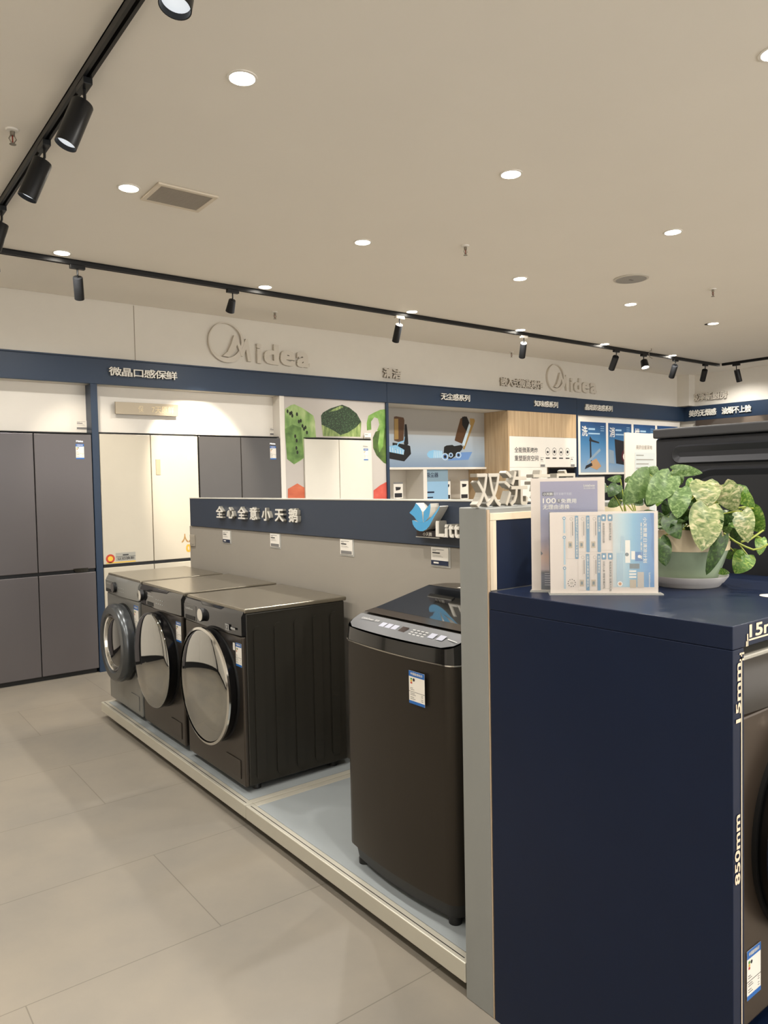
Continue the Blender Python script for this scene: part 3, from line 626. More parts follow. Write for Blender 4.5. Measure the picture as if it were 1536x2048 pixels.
# pillar
pm = mat('brushed_grey', '8c8e8b', .45, metal=.15, var=.05, vs=4, stretch=(6, 6, 1), bump=.03)
t = thing('end_pillar', 'tall grey end panel standing between platform and navy cabinet', 'pillar', (1.88, 1.53, 0))
obj('panel', MB().box(XP, 2.30, 1.478, 1.589, 0, 1.475), pm, t, bevel=.003)
FY = FB(0, 1.4775, 0)
obj('corner_trim', MB().box(XP+.001, XP+.009, .001, 1.47, 0, .004, 0, FY), mat('beige_edge', 'b8a48c', .5), t)
b = MB().box(1.508, 2.29, 1.439, 1.46, 0, .006, 0, FY).box(1.508, 1.532, 1.2405, 1.4385, 0, .006, 0, FY).box(2.266, 2.29, 1.2405, 1.4385, 0, .006, 0, FY)
obj('frame', b, cream, t, bevel=.001)
obj('infill', MB().box(1.5325, 2.2655, 1.2405, 1.4385, 0, .002, 0, FY), navy2, t)
FP = FB(0, 1.505, 0)
b = thing('pillar_lettering', 'thick white metal characters 双洗专家 standing on the grey end panel', 'sign lettering', (1.9, 1.53, 1.4755))
cw = .192; xs0 = PX(955, 975, 1, 1.505).x
raw = text_raw('国', .012, 1)[0]; rx0 = min(v.x for v in raw); rx1 = max(v.x for v in raw); ry0 = min(v.y for v in raw); ry1 = max(v.y for v in raw)
for i, ch in enumerate('双洗专家'):
    vs, fs = text_raw(ch, .012, 1); m = MB(); zb = min(v.y for v in vs)
    m.v = [P(FP, xs0+i*.115+(v.x-rx0)/(rx1-rx0)*.090, 1.4758+(v.y-zb)/(ry1-ry0)*.10, -.0275+(v.z+.5)*.0285) for v in vs]
    for f in fs: m.f.append(f); m.m.append(0 if min(vs[k].z for k in f) > .4 else 1)
    obj('character', m, [mat('white_face', 'bfb8aa', .45), mat('side_metal', '9c978c', .35, metal=.3)], b)

# ================================================================ WASHERS
def front_loader(label, F, W_, H, D, st, group=None, nfeet=True, F_dispatch=None):
    """F at the lower left front corner seen from its front; style dict st."""
    t = thing('front_loading_washer', label, 'washing machine', P(F, W_/2, 0, -D/2), group)
    pmat = st['panel']; bm_ = st['body']; zc = H-.125
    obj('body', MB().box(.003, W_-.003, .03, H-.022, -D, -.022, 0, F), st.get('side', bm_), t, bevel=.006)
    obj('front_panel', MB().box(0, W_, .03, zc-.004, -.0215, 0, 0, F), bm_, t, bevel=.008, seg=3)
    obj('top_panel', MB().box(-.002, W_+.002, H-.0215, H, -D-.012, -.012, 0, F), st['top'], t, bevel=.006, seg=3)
    # control panel: gently bowed front
    n = 14; vs = []; fs = []
    for k in range(n+1):
        a = W_*k/n; bow = .012*math.sin(PI*k/n)
        for zz, c in ((zc, -.021), (zc, .002+bow), (H-.035, .002+bow), (H-.012, -.012+bow*.5), (H-.012, -.021)): vs.append(P(F, a, zz, c))
    for k in range(n):
        for j in range(5): fs.append((k*5+j, k*5+(j+1) % 5, (k+1)*5+(j+1) % 5, (k+1)*5+j))
    fs = [tuple(reversed(f)) for f in fs]
    fs.append((0, 1, 2, 3, 4)); fs.append(tuple(n*5+j for j in (4, 3, 2, 1, 0)))
    cp = obj('control_panel', MB().add(vs, fs), pmat, t, smooth=50)
    kx, kz = st['knob']; kc = P(F, kx*W_, zc+kz, .012)
    k = obj('knob', MB().lathe([(.034, 0), (.034, .018), (.031, .022)], kc, F[3], 32, 0, True, False).lathe([(.031, .022), (.0, .0225)], kc, F[3], 32, 1, False, False), [blackm, chrome], t, smooth=35)
    da, db = st.get('drawer', (.02, .26)); b = MB().box(da*W_, db*W_, zc+.004, H-.04, .004, .0125, 0, F); dr = obj('detergent_drawer', b, pmat, t, bevel=.003)
    obj('drawer_grip', MB().box((da+.03)*W_, (db-.025)*W_, zc+.008, zc+.028, .0126, .0142, 0, F), black, dr)
    b = MB(); b.text('LittleSwan', F, (da+.04)*W_, (da+.18)*W_, H-.066, H-.056, .0131, bold=.02)
    obj('logo', b, mat('silver_ink', 'c8c8c4', .3), t)
    b = MB()
    if st.get('num'):
        b.box(.78*W_, .84*W_, zc+.014, zc+.044, .0145, .0155, 0, F); b.text(st['num'], F, .787*W_, .833*W_, zc+.019, zc+.039, .016, bold=.02, m=1); b.box(.86*W_, .93*W_, zc+.024, zc+.034, .0115, .0125, 0, F)
        obj('capacity_badge', b, [mat('badge_grey', '9a9a98', .3), ink], t)
    # display
    if st.get('display'):
        b = MB()
        for i in range(4):
            for j in range(2): b.box((.46+.05*i)*W_, (.48+.05*i)*W_, zc+.03+.022*j, zc+.033+.022*j, .0145, .0152, 0, F)
        obj('display_marks', b, mat('display_ink', 'b9bcbc', .3), t)
    # door
    dx, dz, r = st['door']; C = P(F, dx, dz, 0); nrm = F[3]; th = st.get('th', .055)
    seat = obj('door_seal', MB().lathe([(r*.99, 0), (r*.99, .010), (r*.9, .012)], C, nrm, 64), black, t, smooth=40)
    if st['dstyle'] == 'dome':
        prof = [(r*.965, .012), (r*.975, .02), (r, th-.012)]
        d = obj('door', MB().lathe(prof, C, nrm, 72, 0), mat('door_black_rim', '0d0d0e', .18), t, smooth=40)
        dome = [(r*math.cos(q), (th-.012)+st['bulge']*math.sin(q)) for q in [PI/2*i/12 for i in range(12)]]+[(.0005, th-.012+st['bulge'])]
        obj('door_glass', MB().lathe([(r*.985*a/r, h+.002) for a, h in dome], C, nrm, 72, 0, False, False), st['glass'], d, smooth=80)
        if st.get('ring'):
            ring = [(r-.001, th-.016), (r+.005, th-.012), (r+.004, th-.003), (r-.008, th+.001)]
            obj('chrome_ring', MB().lathe(ring, C, nrm, 72, 0, False, False), chrome, d, smooth=60, label='polished chrome ring')
    else:
        prof = [(r*.97, .012), (r, .05), (r*.985, .075), (r*.93, .088), (r*.76, .090), (r*.70, .070)]
        d = obj('door', MB().lathe(prof, C, nrm, 72, 0, True, False), st['doorm'], t, smooth=40)
        obj('chrome_ring', MB().lathe([(r*.71, .072), (r*.705, .080), (r*.66, .078), (r*.64, .060)], C, nrm, 72, 0, False, False), chrome, d, smooth=60, label='inner chrome ring')
        gl = [(r*.65*math.cos(q), .055+.03*math.sin(q)) for q in [PI/2*i/10 for i in range(10)]]+[(.0005, .085)]
        obj('door_glass', MB().lathe(gl, C, nrm, 64, 0, False, False), mat('smoked_glass', '1a1716', .06, coat=.6), d, smooth=80)
    obj('service_flap', MB().box(.70*W_, .93*W_, .06, .15, .0005, .004, 0, F), bm_, t, bevel=.002)
    for a in (.07, .93):
        for c in (-.08, -D+.06): obj('foot', MB().lathe([(.02, 0), (.02, .018), (.012, .03)], P(F, a*W_, 0, c), (0, 0, 1), 16), black, t, smooth=40)
    if st.get('elabel'):
        e = st['elabel']; energy_label(t, F, e[0]*W_, e[1]*W_, e[2], e[3], .001)
    return t
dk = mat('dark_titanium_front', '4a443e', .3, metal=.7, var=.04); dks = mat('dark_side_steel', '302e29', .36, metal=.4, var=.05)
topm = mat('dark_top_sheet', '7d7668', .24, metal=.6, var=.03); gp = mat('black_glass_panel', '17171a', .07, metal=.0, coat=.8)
mirr = mat('mirror_door_glass', 'a9a9a6', .03, metal=1.0)
silv = mat('silver_grey_front', '7f7f7b', .3, metal=.35, var=.03)
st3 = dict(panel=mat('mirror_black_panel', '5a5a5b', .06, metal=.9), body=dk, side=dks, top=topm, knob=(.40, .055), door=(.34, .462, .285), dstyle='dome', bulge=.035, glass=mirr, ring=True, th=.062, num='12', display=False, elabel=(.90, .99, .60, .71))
W3 = front_loader('nearest front-loading washer of three, dark with big chrome-ringed mirror door', FI(1.556, 3.785, ZP), .66, .872, .58, st3, 'front-loading washers on the far platform')
obj('sticker', MB().box(.565, .585, .70-.03, .705, .0005, .0015, 0, FI(1.556, 3.785, ZP)), paper, W3)
for k, x in enumerate((1.665, 1.775, 1.885, 1.992, 2.095)):
    F = (Vector((0, 3.1275, 0)), Vector((1, 0, 0)), Vector((0, 0, 1)), Vector((0, -1, 0)))
    obj('side_rib', MB().prism(rrect(x-.05, x-.0, .155+.004*k, .89+.004*k, .024, 6), 0, .006, F), dks, W3, bevel=.0025)
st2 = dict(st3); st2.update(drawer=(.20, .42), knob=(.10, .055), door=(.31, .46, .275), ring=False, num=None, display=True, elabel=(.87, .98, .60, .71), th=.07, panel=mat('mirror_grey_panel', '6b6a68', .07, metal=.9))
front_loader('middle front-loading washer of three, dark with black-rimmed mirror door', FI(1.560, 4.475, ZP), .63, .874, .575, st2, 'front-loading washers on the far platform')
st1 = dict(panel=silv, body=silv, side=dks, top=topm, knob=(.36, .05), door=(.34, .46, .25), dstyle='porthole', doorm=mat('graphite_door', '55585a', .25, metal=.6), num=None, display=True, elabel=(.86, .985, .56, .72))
front_loader('farthest front-loading washer of three, silver-grey with dark porthole door', FI(1.560, 5.135, ZP), .62, .876, .55, st1, 'front-loading washers on the far platform')

# top loader
XT0, XT1, YT0, YT1 = 1.575, 2.16, 1.712, 2.325
t = thing('top_loading_washer', 'tall dark top-loading washer alone on the near platform', 'washing machine', ((XT0+XT1)/2, (YT0+YT1)/2, ZP))
def outline(inset=0, bow=.02):
    yc = (YT0+YT1)/2; hw_ = (YT1-YT0)/2-inset; o = []   # (x, half-width)
    r = .05; xs = []
    for i in range(6): a = PI/2*i/5; xs.append((XT0+inset+r-r*math.cos(a), hw_-r+r*math.sin(a)))
    for x in (1.67, 1.80, 2.0): xs.append((x, hw_))
    for i in range(6): a = PI/2*i/5; xs.append((XT1-inset-r+r*math.sin(a), hw_-r+r*math.cos(a)))
    return yc, xs
def ring_pts(inset=0, bow=.018):
    yc, xs = outline(inset); pts = [(x, yc+w) for x, w in xs]+[(x, yc-w) for x, w in reversed(xs)]
    front = []
    w0 = xs[0][1]
    for i in range(1, 10):
        q = -w0+2*w0*i/10; front.append((XT0+inset-bow*(1-(q/w0)**2), yc+q))
    return pts+front
def loft(levels, capb=True, capt=True):
    b = MB(); n = None; vs = []
    for pts, zf in levels:
        n = len(pts); vs += [Vector((x, y, zf(x) if callable(zf) else zf)) for x, y in pts]
    fs = []
    for k in range(len(levels)-1):
        for i in range(n): j = (i+1) % n; fs.append((k*n+j, k*n+i, (k+1)*n+i, (k+1)*n+j))
    b.add(vs, fs)
    if capb: b.poly([p for p in levels[0][0]], WF, levels[0][1] if not callable(levels[0][1]) else 0)
    if capt and not callable(levels[-1][1]): b.poly([p for p in levels[-1][0]], WF, levels[-1][1])
    return b
dk4 = mat('dark_brown_steel', '38332d', .34, metal=.55, var=.04)
R0 = ring_pts()
obj('body', loft([(R0, .185), (R0, .962)]), dk4, t, smooth=35)
obj('base_skirt', loft([(ring_pts(.02), .13), (ring_pts(.012), .1845)]), mat('skirt_plastic', '24221f', .45), t, smooth=35)
obj('chrome_strip', loft([(ring_pts(-.0015), .9622), (ring_pts(-.0015), .9665)]), chrome, t, smooth=35)
def zt(x): 
    K = ((1.5, 1.008), (1.575, 1.013), (1.668, 1.052), (1.72, 1.060), (2.0, 1.122), (2.07, 1.122), (2.2, 1.116))
    for (a, za), (c, zb) in zip(K, K[1:]):
        if x <= c: return za+(zb-za)*(x-a)/(c-a)
    return K[-1][1]
obj('collar', loft([(R0, .967), (ring_pts(.004), zt)], True, False), mat('collar_gloss', '1f1e1c', .12, metal=.2, coat=.4), t, smooth=35)
def top_strip(x0, x1, inset, dz, n=8, bowf=0):
    yc, xs = outline(inset)
    def hw2(x):
        for (a, wa), (c, wb) in zip(xs, xs[1:]):
            if a <= x <= c: return wa+(wb-wa)*(x-a)/max(1e-6, c-a)
        return xs[0][1] if x < xs[0][0] else xs[-1][1]
    b = MB(); vs = []; m = 12; fs = []
    for k in range(n+1):
        x = x0+(x1-x0)*k/n; w = hw2(x)
        for j in range(m+1):
            q = -w+2*w*j/m; xx = x-bowf*(1-k/n)*(1-(q/w)**2); vs.append((xx, yc+q, zt(max(x, XT0))+dz))
    for k in range(n):
        for j in range(m): a = k*(m+1)+j; fs.append((a, a+m+1, a+m+2, a+1))
    return b.add(vs, fs)
obj('top_cover', top_strip(1.6625, XT1-.004, .004, 0, 24), dk4, t, smooth=30)
cons = obj('control_console', top_strip(XT0+.006, 1.662, .008, .0025, 4, .016), mat('silver_console', '4c4d4f', .42, metal=.2), t, smooth=30)
obj('lid', top_strip(1.721, 1.999, .02, .007, 1), mat('tinted_lid_glass', '101112', .04, coat=1.0), t, smooth=30)
b = top_strip(1.668, 1.7195, .018, .0075, 1); obj('lid_front_bar', b, mat('lid_bar', '4a4036', .2, metal=.6), t, smooth=30)
obj('rear_deck', top_strip(2.0005, 2.15, .02, .006, 6), mat('rear_deck_brown', '4d463c', .3, metal=.5), t, smooth=30)
obj('rear_sticker', MB().add([(2.02, 2.16, 1.1292), (2.02, 2.09, 1.1292), (2.065, 2.09, 1.1292), (2.065, 2.16, 1.1292)], [(0, 1, 2, 3)]), paper, t)
# console markings, in a frame lying on the console slope
sl = Vector((.0865, 0, .038)).normalized(); FC = (Vector((1.582, 0, 1.0185+.0022)), Vector((0, -1, 0)), sl, Vector((0, -1, 0)).cross(sl))
b = MB(); b.text('LittleSwan', FC, -2.27, -2.20, .050, .062, .001, bold=.02); b.text('健康', FC, -2.19, -2.165, .050, .062, .001)
mc = [mat('console_white', 'a5a5a2', .4), mat('console_lilac', '989aa8', .4), mat('console_display', '2b1f1e', .1)]; obj('logo', b, mc, t); b = MB()
for k in range(3): b.poly([(-2.14+.035*k, .03), (-2.112+.035*k, .03), (-2.112+.035*k, .055), (-2.14+.035*k, .055)], FC, .001, 1)
obj('button_group', b, mc, t); b = MB(); b.poly([(-2.025, .022), (-1.99, .022), (-1.99, .056), (-2.025, .056)], FC, .001, 2); obj('display_window', b, mc, t); b = MB()
for i in range(4):
    for j in range(3): b.poly([(-1.965+.022*i, .024+.012*j), (-1.951+.022*i, .024+.012*j), (-1.951+.022*i, .029+.012*j), (-1.965+.022*i, .029+.012*j)], FC, .001, 0)
obj('button_group', b, mc, t)
for a in (-1.87, -1.825): obj('button', MB().poly([(a, .028), (a+.03, .028), (a+.03, .055), (a, .055)], FC, .001, 1), mc, t)
b = MB()
b.poly([(-1.78, .04), (-1.73, .035), (-1.73, .038), (-1.78, .045)], FC, .001, 0)
obj('console_lettering', b, [mat('console_white', 'a5a5a2', .4)], t)
energy_label(t, FI(1.5575, 0, 0), -1.905, -1.825, .815, .925, .001)
for x in (1.62, 2.11):
    for y in (1.765, 2.27): obj('foot', MB().lathe([(.022, 0), (.022, .02), (.015, .034)], (x, y, ZP), (0, 0, 1), 18), black, t, smooth=40)

# ================================================================ NAVY NICHE CABINET with built-in washer
YB = .772
t = thing('navy_niche_cabinet', 'dark navy cabinet in the foreground enclosing a built-in washer', 'cabinet', (1.92, 1.12, 0))
obj('side_panel', MB().box(XP, XP+.047, YB, 1.470, 0, 1.1885), navy2, t, bevel=.0015)
obj('side_panel', MB().box(2.24, 2.335, YB, 1.470, 0, 1.1885), navy2, t, bevel=.0015)
obj('top_panel', MB().box(XP, 2.335, YB, 1.470, 1.1892, 1.2392), navy2, t, bevel=.002)
obj('back_panel', MB().box(XP+.048, 2.239, 1.44, 1.470, 0, 1.188), navy2, t)
obj('plinth', MB().box(XP+.048, 2.239, YB+.005, 1.439, 0, .285), navy2, t)
FN = FB(0, YB-.001, 0); mk = mat('warm_white_marking', 'e2cfb4', .5)
b = MB(); b.text('15mm', FN, 1.566, 1.74, 1.2065, 1.2345, 0, bold=.03); b.box(1.563, 1.80, 1.2005, 1.204, 0, .0006, 0, FN); b.box(1.5555, 1.560, 1.202, 1.216, 0, .0006, 0, FN); b.box(1.551, 1.5545, 1.190, 1.201, 0, .0006, 0, FN); b.box(1.5565, 1.560, 1.190, 1.201, 0, .0006, 0, FN)
obj('dimension_marking', b, mk, t, label='warm white 15mm marking along the lintel')
b = MB()
def vtext(s, a0, a1, b0, b1):   # reads upwards
    vs, fs = text_raw(s, .03, 0); vs2 = [Vector((-v.y, v.x, v.z)) for v in vs]
    x0 = min(v.x for v in vs2); x1 = max(v.x for v in vs2); y0 = min(v.y for v in vs2); y1 = max(v.y for v in vs2)
    b.add([P(FN, a0+(v.x-x0)/(x1-x0)*(a1-a0), b0+(v.y-y0)/(y1-y0)*(b1-b0), .0004+v.z) for v in vs2], fs)
vtext('15mm', 1.508, 1.5285, 1.034, 1.160); vtext('850mm', 1.503, 1.525, .689, .838)
b.box(1.530, 1.5335, .04, 1.172, 0, .0006, 0, FN).box(1.524, 1.5425, 1.163, 1.167, 0, .0006, 0, FN).box(1.524, 1.5425, 1.176, 1.180, 0, .0006, 0, FN).box(1.530, 1.5335, 1.166, 1.178, 0, .0006, 0, FN)
obj('dimension_marking', b, mk, t, label='warm white 15mm and 850mm markings running up the panel edge')
st5 = dict(panel=dk4, body=mat('bronze_front', '4d4238', .32, metal=.6), side=dks, top=mat('light_top_edge', 'bdb8aa', .35, metal=.3), knob=(.5, .055), door=(.30, .425, .262), dstyle='dome', bulge=.03, glass=mirr, ring=True, th=.05, num=None, drawer=(.62, .86), elabel=(.03, .135, .092, .205))
front_loader('bronze front-loading washer built into the navy cabinet at the right edge', FB(1.592, .80, .2852), .60, .868, .58, st5)
tag(obj('round_sticker', MB().prism(circ(1.955, .905, .028, 24, ry=.028), 1.2394, 1.2402, WF), mat('cream_sticker', 'efe6d0', .5)), 'round cream sticker on the navy cabinet top at the right edge', 'sticker')

# stacked machines seen from behind
bk = mat('charcoal_back_steel', '303135', .38, metal=.35, var=.04)
def stack(zb, label, lip):
    H = .862; x = 2.40; y0, y1 = .915, 1.53
    t = thing('dryer' if lip else 'front_loading_washer', label, 'dryer' if lip else 'washing machine', (2.68, 1.22, zb))
    obj('body', MB().box(x+.012, x+.58, y0+.004, y1-.004, zb+.01, zb+H-.035), bk, t, bevel=.008)
    obj('top_panel', MB().box(x, x+.59, y0, y1, zb+H-.034, zb+H), mat('charcoal_top', '3a3a3c', .45), t, bevel=.006, seg=3)
    F = FI(x+.0115, 0, 0)
    # pressed back sheet with stamped hand recess and arched field
    zz = zb+H
    def ringstamp(outer, inner, d0, d1, nm):
        n = len(outer); b = MB(); vs = [P(F, a, z, d0) for a, z in outer]+[P(F, a, z, d1) for a, z in inner]
        b.add(vs, [(i, (i+1) % n, n+(i+1) % n, n+i) for i in range(n)]); b.poly(inner, F, d1); return obj(nm, b, bk, t, smooth=50)
    def raised(outer, hole):
        n = len(outer)
    W_ = y1-y0
    # raised frame around the pill and the arch: strips forming a shallow relief
    pill = lambda e: rrect(-y1+.075-e, -y0-.075+e, zz-.123-e, zz-.067+e, .028+e, 8)
    arch = lambda e: rrect(-y1+.10-e, -y0-.06+e, zb+.12-e, zz-.150+e, .13+e, 10)
    for sh_, nm in ((pill, 'hand_recess'), (arch, 'stamped_field')):
        o_, i_, i2 = sh_(.006), sh_(0), sh_(-.020); n = len(o_); b = MB()
        vs = [P(F, a, z, .0005) for a, z in o_]+[P(F, a, z, .009) for a, z in i_]+[P(F, a, z, .0005) for a, z in i2]
        b.add(vs, [(i, (i+1) % n, n+(i+1) % n, n+i) for i in range(n)]+[(n+i, n+(i+1) % n, 2*n+(i+1) % n, 2*n+i) for i in range(n)])
        b.poly(i2, F, .0006); obj(nm, b, bk, t, smooth=60)
    if not lip:
        for yy in (y0+.06, y1-.06):
            for xx in (x+.07, x+.52): obj('foot', MB().lathe([(.02, 0), (.015, .012)], (xx, yy, zb), (0, 0, 1), 14), black, t)
    return t
stack(0.0, 'lower charcoal washer hidden behind the navy cabinet, under the dryer', False)
stack(.8625, 'charcoal dryer seen from its stamped back, rising behind the potted plant', True)

# ================================================================ SIGN HOLDERS ON THE CABINET
ZB = 1.2392
def holder(label, A, B, h, fw, group=None):
    A = Vector((A[0], A[1], ZB)); B = Vector((B[0], B[1], ZB)); R = (B-A); w = R.length; R.normalize(); U = Vector((0, 0, 1)); N = R.cross(U)
    F = (A, R, U, N); t = thing('sign_holder', label, 'sign', P(F, w/2, 0, 0), group)
    cl = mat('clear_acrylic', 'e8ece8', .04, alpha=.1)
    obj('base_plate', MB().box(-.004, w*1.0+.012, 0, .003, -.022, .014, 0, F), mat('acrylic_foot', 'cfcfc8', .1, alpha=.6), t)
    obj('acrylic_sheet', MB().box(0, w, .0035, h, .0055, .007, 0, F), cl, t)
    return t, F, w
q0 = PX(1064, 1183, 2, ZB); q1 = PX(1211, 1186, 2, ZB)
t, F, w = holder('portrait acrylic sign holder with lavender poster reading 100天免费用', (q0.x, q0.y), (q1.x, q1.y), .318, .2, 'acrylic sign holders on the navy cabinet')
h = .318
obj('card', MB().box(0, w, .004, h-.002, 0, .002, 0, F), mat('blush_paper', 'd6c9bf', .5), t)
pr = MB().box(.13*w, .905*w, .006, h*.965, .0021, .0023, 0, F)
obj('print', pr, grad('sunset_poster', [(0, '22283e'), (.13, '414868'), (.16, '262c42'), (.19, 'b9a5aa'), (.3, 'c9a595'), (.45, '9a94ae'), (.7, '7f83a6'), (1, '8b86a4')]), t)
b = MB(); L_ = lambda x: x*w
b.text('小天鹅', F, L_(.17), L_(.30), h*.845, h*.868, .0026, bold=.01, m=0); b.text('纯平全嵌干衣机', F, L_(.31), L_(.56), h*.845, h*.868, .0026, m=1)
b.poly(rrect(L_(.155), L_(.32), h*.838, h*.875, .004, 3), F, .0024, 2)
b.text('100', F, L_(.165), L_(.345), h*.775, h*.82, .0026, bold=.01, m=0); b.poly(circ(L_(.385), h*.795, L_(.032), 14), F, .0024, 2); b.text('天', F, L_(.365), L_(.405), h*.783, h*.81, .0027, m=0); b.text('免费用', F, L_(.415), L_(.62), h*.775, h*.815, .0026, bold=.01, m=0)
b.text('无理由退换', F, L_(.165), L_(.53), h*.722, h*.765, .0026, bold=.01, m=0)
b.text('LittleSwan', F, L_(.72), L_(.87), h*.915, h*.935, .0026, bold=.01, m=0); b.text('全心全意小天鹅', F, L_(.72), L_(.87), h*.895, h*.908, .0026, m=0)
for k in range(6): b.poly([(L_(.18), h*(.06+.02*k)), (L_(.30), h*(.06+.02*k)), (L_(.30), h*(.064+.02*k)), (L_(.18), h*(.064+.02*k))], F, .0026, 1)
obj('print_lettering', b, [paper, mat('lilac_ink', 'c8c4d2', .5), mat('dusk_ink', '4b4a62', .5)], t)
obj('print_picture', MB().box(.245*w, .285*w, h*.16, h*.70, .0024, .0026, 0, F).prism([(L_(.13), h*.32), (L_(.16), h*.335), (L_(.13), h*.36)], .0024, .0026, F), mat('dusk_slate', '4d5568', .4), t)

q0 = PX(1101, 1189, 2, ZB); q1 = PX(1316, 1189, 2, ZB)
t, F, w = holder('landscape acrylic sign holder with a blue and white leaflet turned sideways', (q0.x, q0.y), (q1.x, q1.y), .225, .28, 'acrylic sign holders on the navy cabinet')
h = .225
obj('card', MB().box(0, w, .004, h-.002, 0, .002, 0, F), mat('blush_paper', 'd6c9bf', .5), t)
# picture at the right: pale to blue
obj('print_picture', MB().box(.585*w, .965*w, .02, h*.97, .0021, .0023, 0, F), grad('summer_poster', [(0, 'bfc4c3'), (.25, 'a9c4ce'), (.5, '72a8c6'), (1, '2f76b4')], 'X'), t)
b = MB(); X = lambda p: p*w; Z = lambda q: h*(1-q)   # q measured from the top
blu, pb_, wh = 0, 1, 2
def q4(x0, x1, z0, z1, m, c=.0026, r=0):
    if r: b.poly(rrect(X(x0), X(x1), Z(z1), Z(z0), r, 3), F, c, m)
    else: b.poly([(X(x0), Z(z1)), (X(x1), Z(z1)), (X(x1), Z(z0)), (X(x0), Z(z0))], F, c, m)
def down(s, x0, x1, z0, z1, m, c=.003): b.text(s, F, X(x0), X(x1), Z(z1), Z(z0), c, bold=.012, m=m, rot=1)
def outl(x0, x1, z0, z1):
    q4(x0, x1, z0, z0+.004, 3); q4(x0, x1, z1-.004, z1, 3); q4(x0, x0+.002, z0, z1, 3); q4(x1-.002, x1, z0, z1, 3)
for x0, x1, z0, z1 in ((.155, .235, .05, .57), (.26, .335, .05, .49), (.37, .445, .05, .49), (.26, .335, .51, .95), (.37, .445, .51, .95), (.47, .58, .05, .47), (.47, .58, .5, .93)): outl(x0, x1, z0, z1)
for x0, z0, z1, s_ in ((.235, .05, .57, '高端洗护产品以旧换新专属权益'), (.34, .05, .49, '加入会员'), (.445, .05, .49, '绑定小天鹅'), (.335, .51, .95, '注册小天鹅会员 享好礼'), (.44, .51, .95, '会员尊享权益')):
    q4(x0, x0+.032, z0, z1, blu, .0026, .002); down(s_, x0+.008, x0+.025, z0+.02, z0+.02+min(z1-z0-.04, .035*len(s_)), wh)
for x0, z0, s_ in ((.54, .04, '购机享好礼赠送'), (.48, .04, '会员权益积分兑换'), (.54, .5, '购买指定机型 加赠大礼包'), (.48, .5, '扫码入会 领取专属好礼')):
    q4(x0, x0+.045, z0, z0+.08, blu, .0026, .003); q4(x0+.013, x0+.03, z0+.025, z0+.055, wh, .003, .001); down(s_, x0+.012, x0+.032, z0+.10, z0+.10+.03*len(s_), 4)
for x0, z0 in ((.19, .07), (.295, .07), (.405, .07), (.295, .53), (.405, .53)):
    pts = circ(X(x0+.012), Z(z0+.02), .0042, 14); inn = circ(X(x0+.012), Z(z0+.02), .0036, 14)
    for i in range(14): b.poly([pts[i], pts[(i+1) % 14], inn[(i+1) % 14], inn[i]], F, .0026, 4)
    q4(x0+.006, x0+.010, z0+.06, z0+.24, 3); q4(x0+.02, x0+.026, z0+.05, z0+.22, 4)
    q4(x0-.02, x0+.02, z0+.29, z0+.37, 5, .0027); q4(x0-.01, x0+.01, z0+.31, z0+.35, 6, .0029)
for z0, z1 in ((.06, .26), (.29, .64), (.66, .93)):
    q4(.127, .145, z0, z1, pb_, .0026, .001); b.poly(circ(X(.134), Z(z0+.02), .0042, 14), F, .0028, blu); b.poly(circ(X(.134), Z(z0+.02), .002, 10), F, .003, wh)
pts = circ(X(.20), Z(.86), .011, 20); inn = circ(X(.20), Z(.86), .0085, 20)
for i in range(0, 20, 2): b.poly([pts[i], pts[(i+1) % 20], inn[(i+1) % 20], inn[i]], F, .0026, 4)
q4(.185, .215, .845, .875, 3)
down('小天鹅夏日清凉计划', .865, .90, .08, .62, wh); down('尊享好礼 清凉一夏', .84, .855, .14, .58, wh); down('LittleSwan', .915, .93, .74, .92, wh)
b.poly([(X(.93), Z(.03)), (X(.965), Z(.03)), (X(.965), Z(.62)), (X(.935), Z(.45)), (X(.95), Z(.25))], F, .0025, 7)
for x0, x1, z0, z1, m in ((.70, .745, .35, .62, 2), (.755, .79, .48, .58, 2), (.79, .86, .49, .60, 7), (.74, .83, .63, .69, 6), (.735, .80, .71, .73, 2), (.735, .80, .745, .765, 2), (.735, .80, .78, .80, 2), (.74, .80, .82, .92, 5), (.81, .87, .73, .92, 3), (.62, .68, .5, .9, 1), (.66, .69, .30, .48, 1)): q4(x0, x1, z0, z1, m, .0027)
b.poly(circ(X(.83), Z(.545), .0045, 12), F, .003, 2); b.poly(circ(X(.715), Z(.52), .005, 12), F, .003, 6); b.poly(circ(X(.65), Z(.87), .007, 14), F, .003, 2); b.poly(circ(X(.65), Z(.87), .004, 12), F, .0032, 8)
obj('print_lettering', b, [mat('leaflet_blue', '4f84a6', .45), mat('leaflet_pale_blue', '9db7c6', .45), paper, mat('leaflet_line', 'b7aca0', .5), mat('leaflet_ink', '55504c', .5), mat('leaflet_tan', 'b5a48c', .5), mat('leaflet_grey', '5f6b70', .5), mat('leaflet_deep_blue', '2c6aa6', .45), mat('leaflet_orange', 'c88a50', .5)], t)

# floor-standing notice behind the dryer
Fs = FB(2.75, 2.02, 0); p0 = PX(1250, 865, 1, 2.02)
Fs = FB(p0.x, 2.02, 0)
t = thing('notice_stand', 'tall white notice board with faint print, left of the charcoal dryer', 'notice', (p0.x+.13, 2.05, 0))
obj('board', MB().box(0, .26, p0.z-.40, p0.z, -.006, 0, 0, Fs), mat('notice_paper', 'ded6ca', .5), t)
b = MB(); b.text('美的全屋家电', Fs, .085, .215, p0.z-.075, p0.z-.055, .0012, m=0); b.poly([(.075, p0.z-.38), (.24, p0.z-.38), (.24, p0.z-.09), (.075, p0.z-.09)], Fs, .0006, 1)
for k in range(9): b.poly([(.085, p0.z-.105-.02*k), (.085+.06+.04*((k*5) % 3), p0.z-.105-.02*k), (.085+.06+.04*((k*5) % 3), p0.z-.101-.02*k), (.085, p0.z-.101-.02*k)], Fs, .0012, 0)
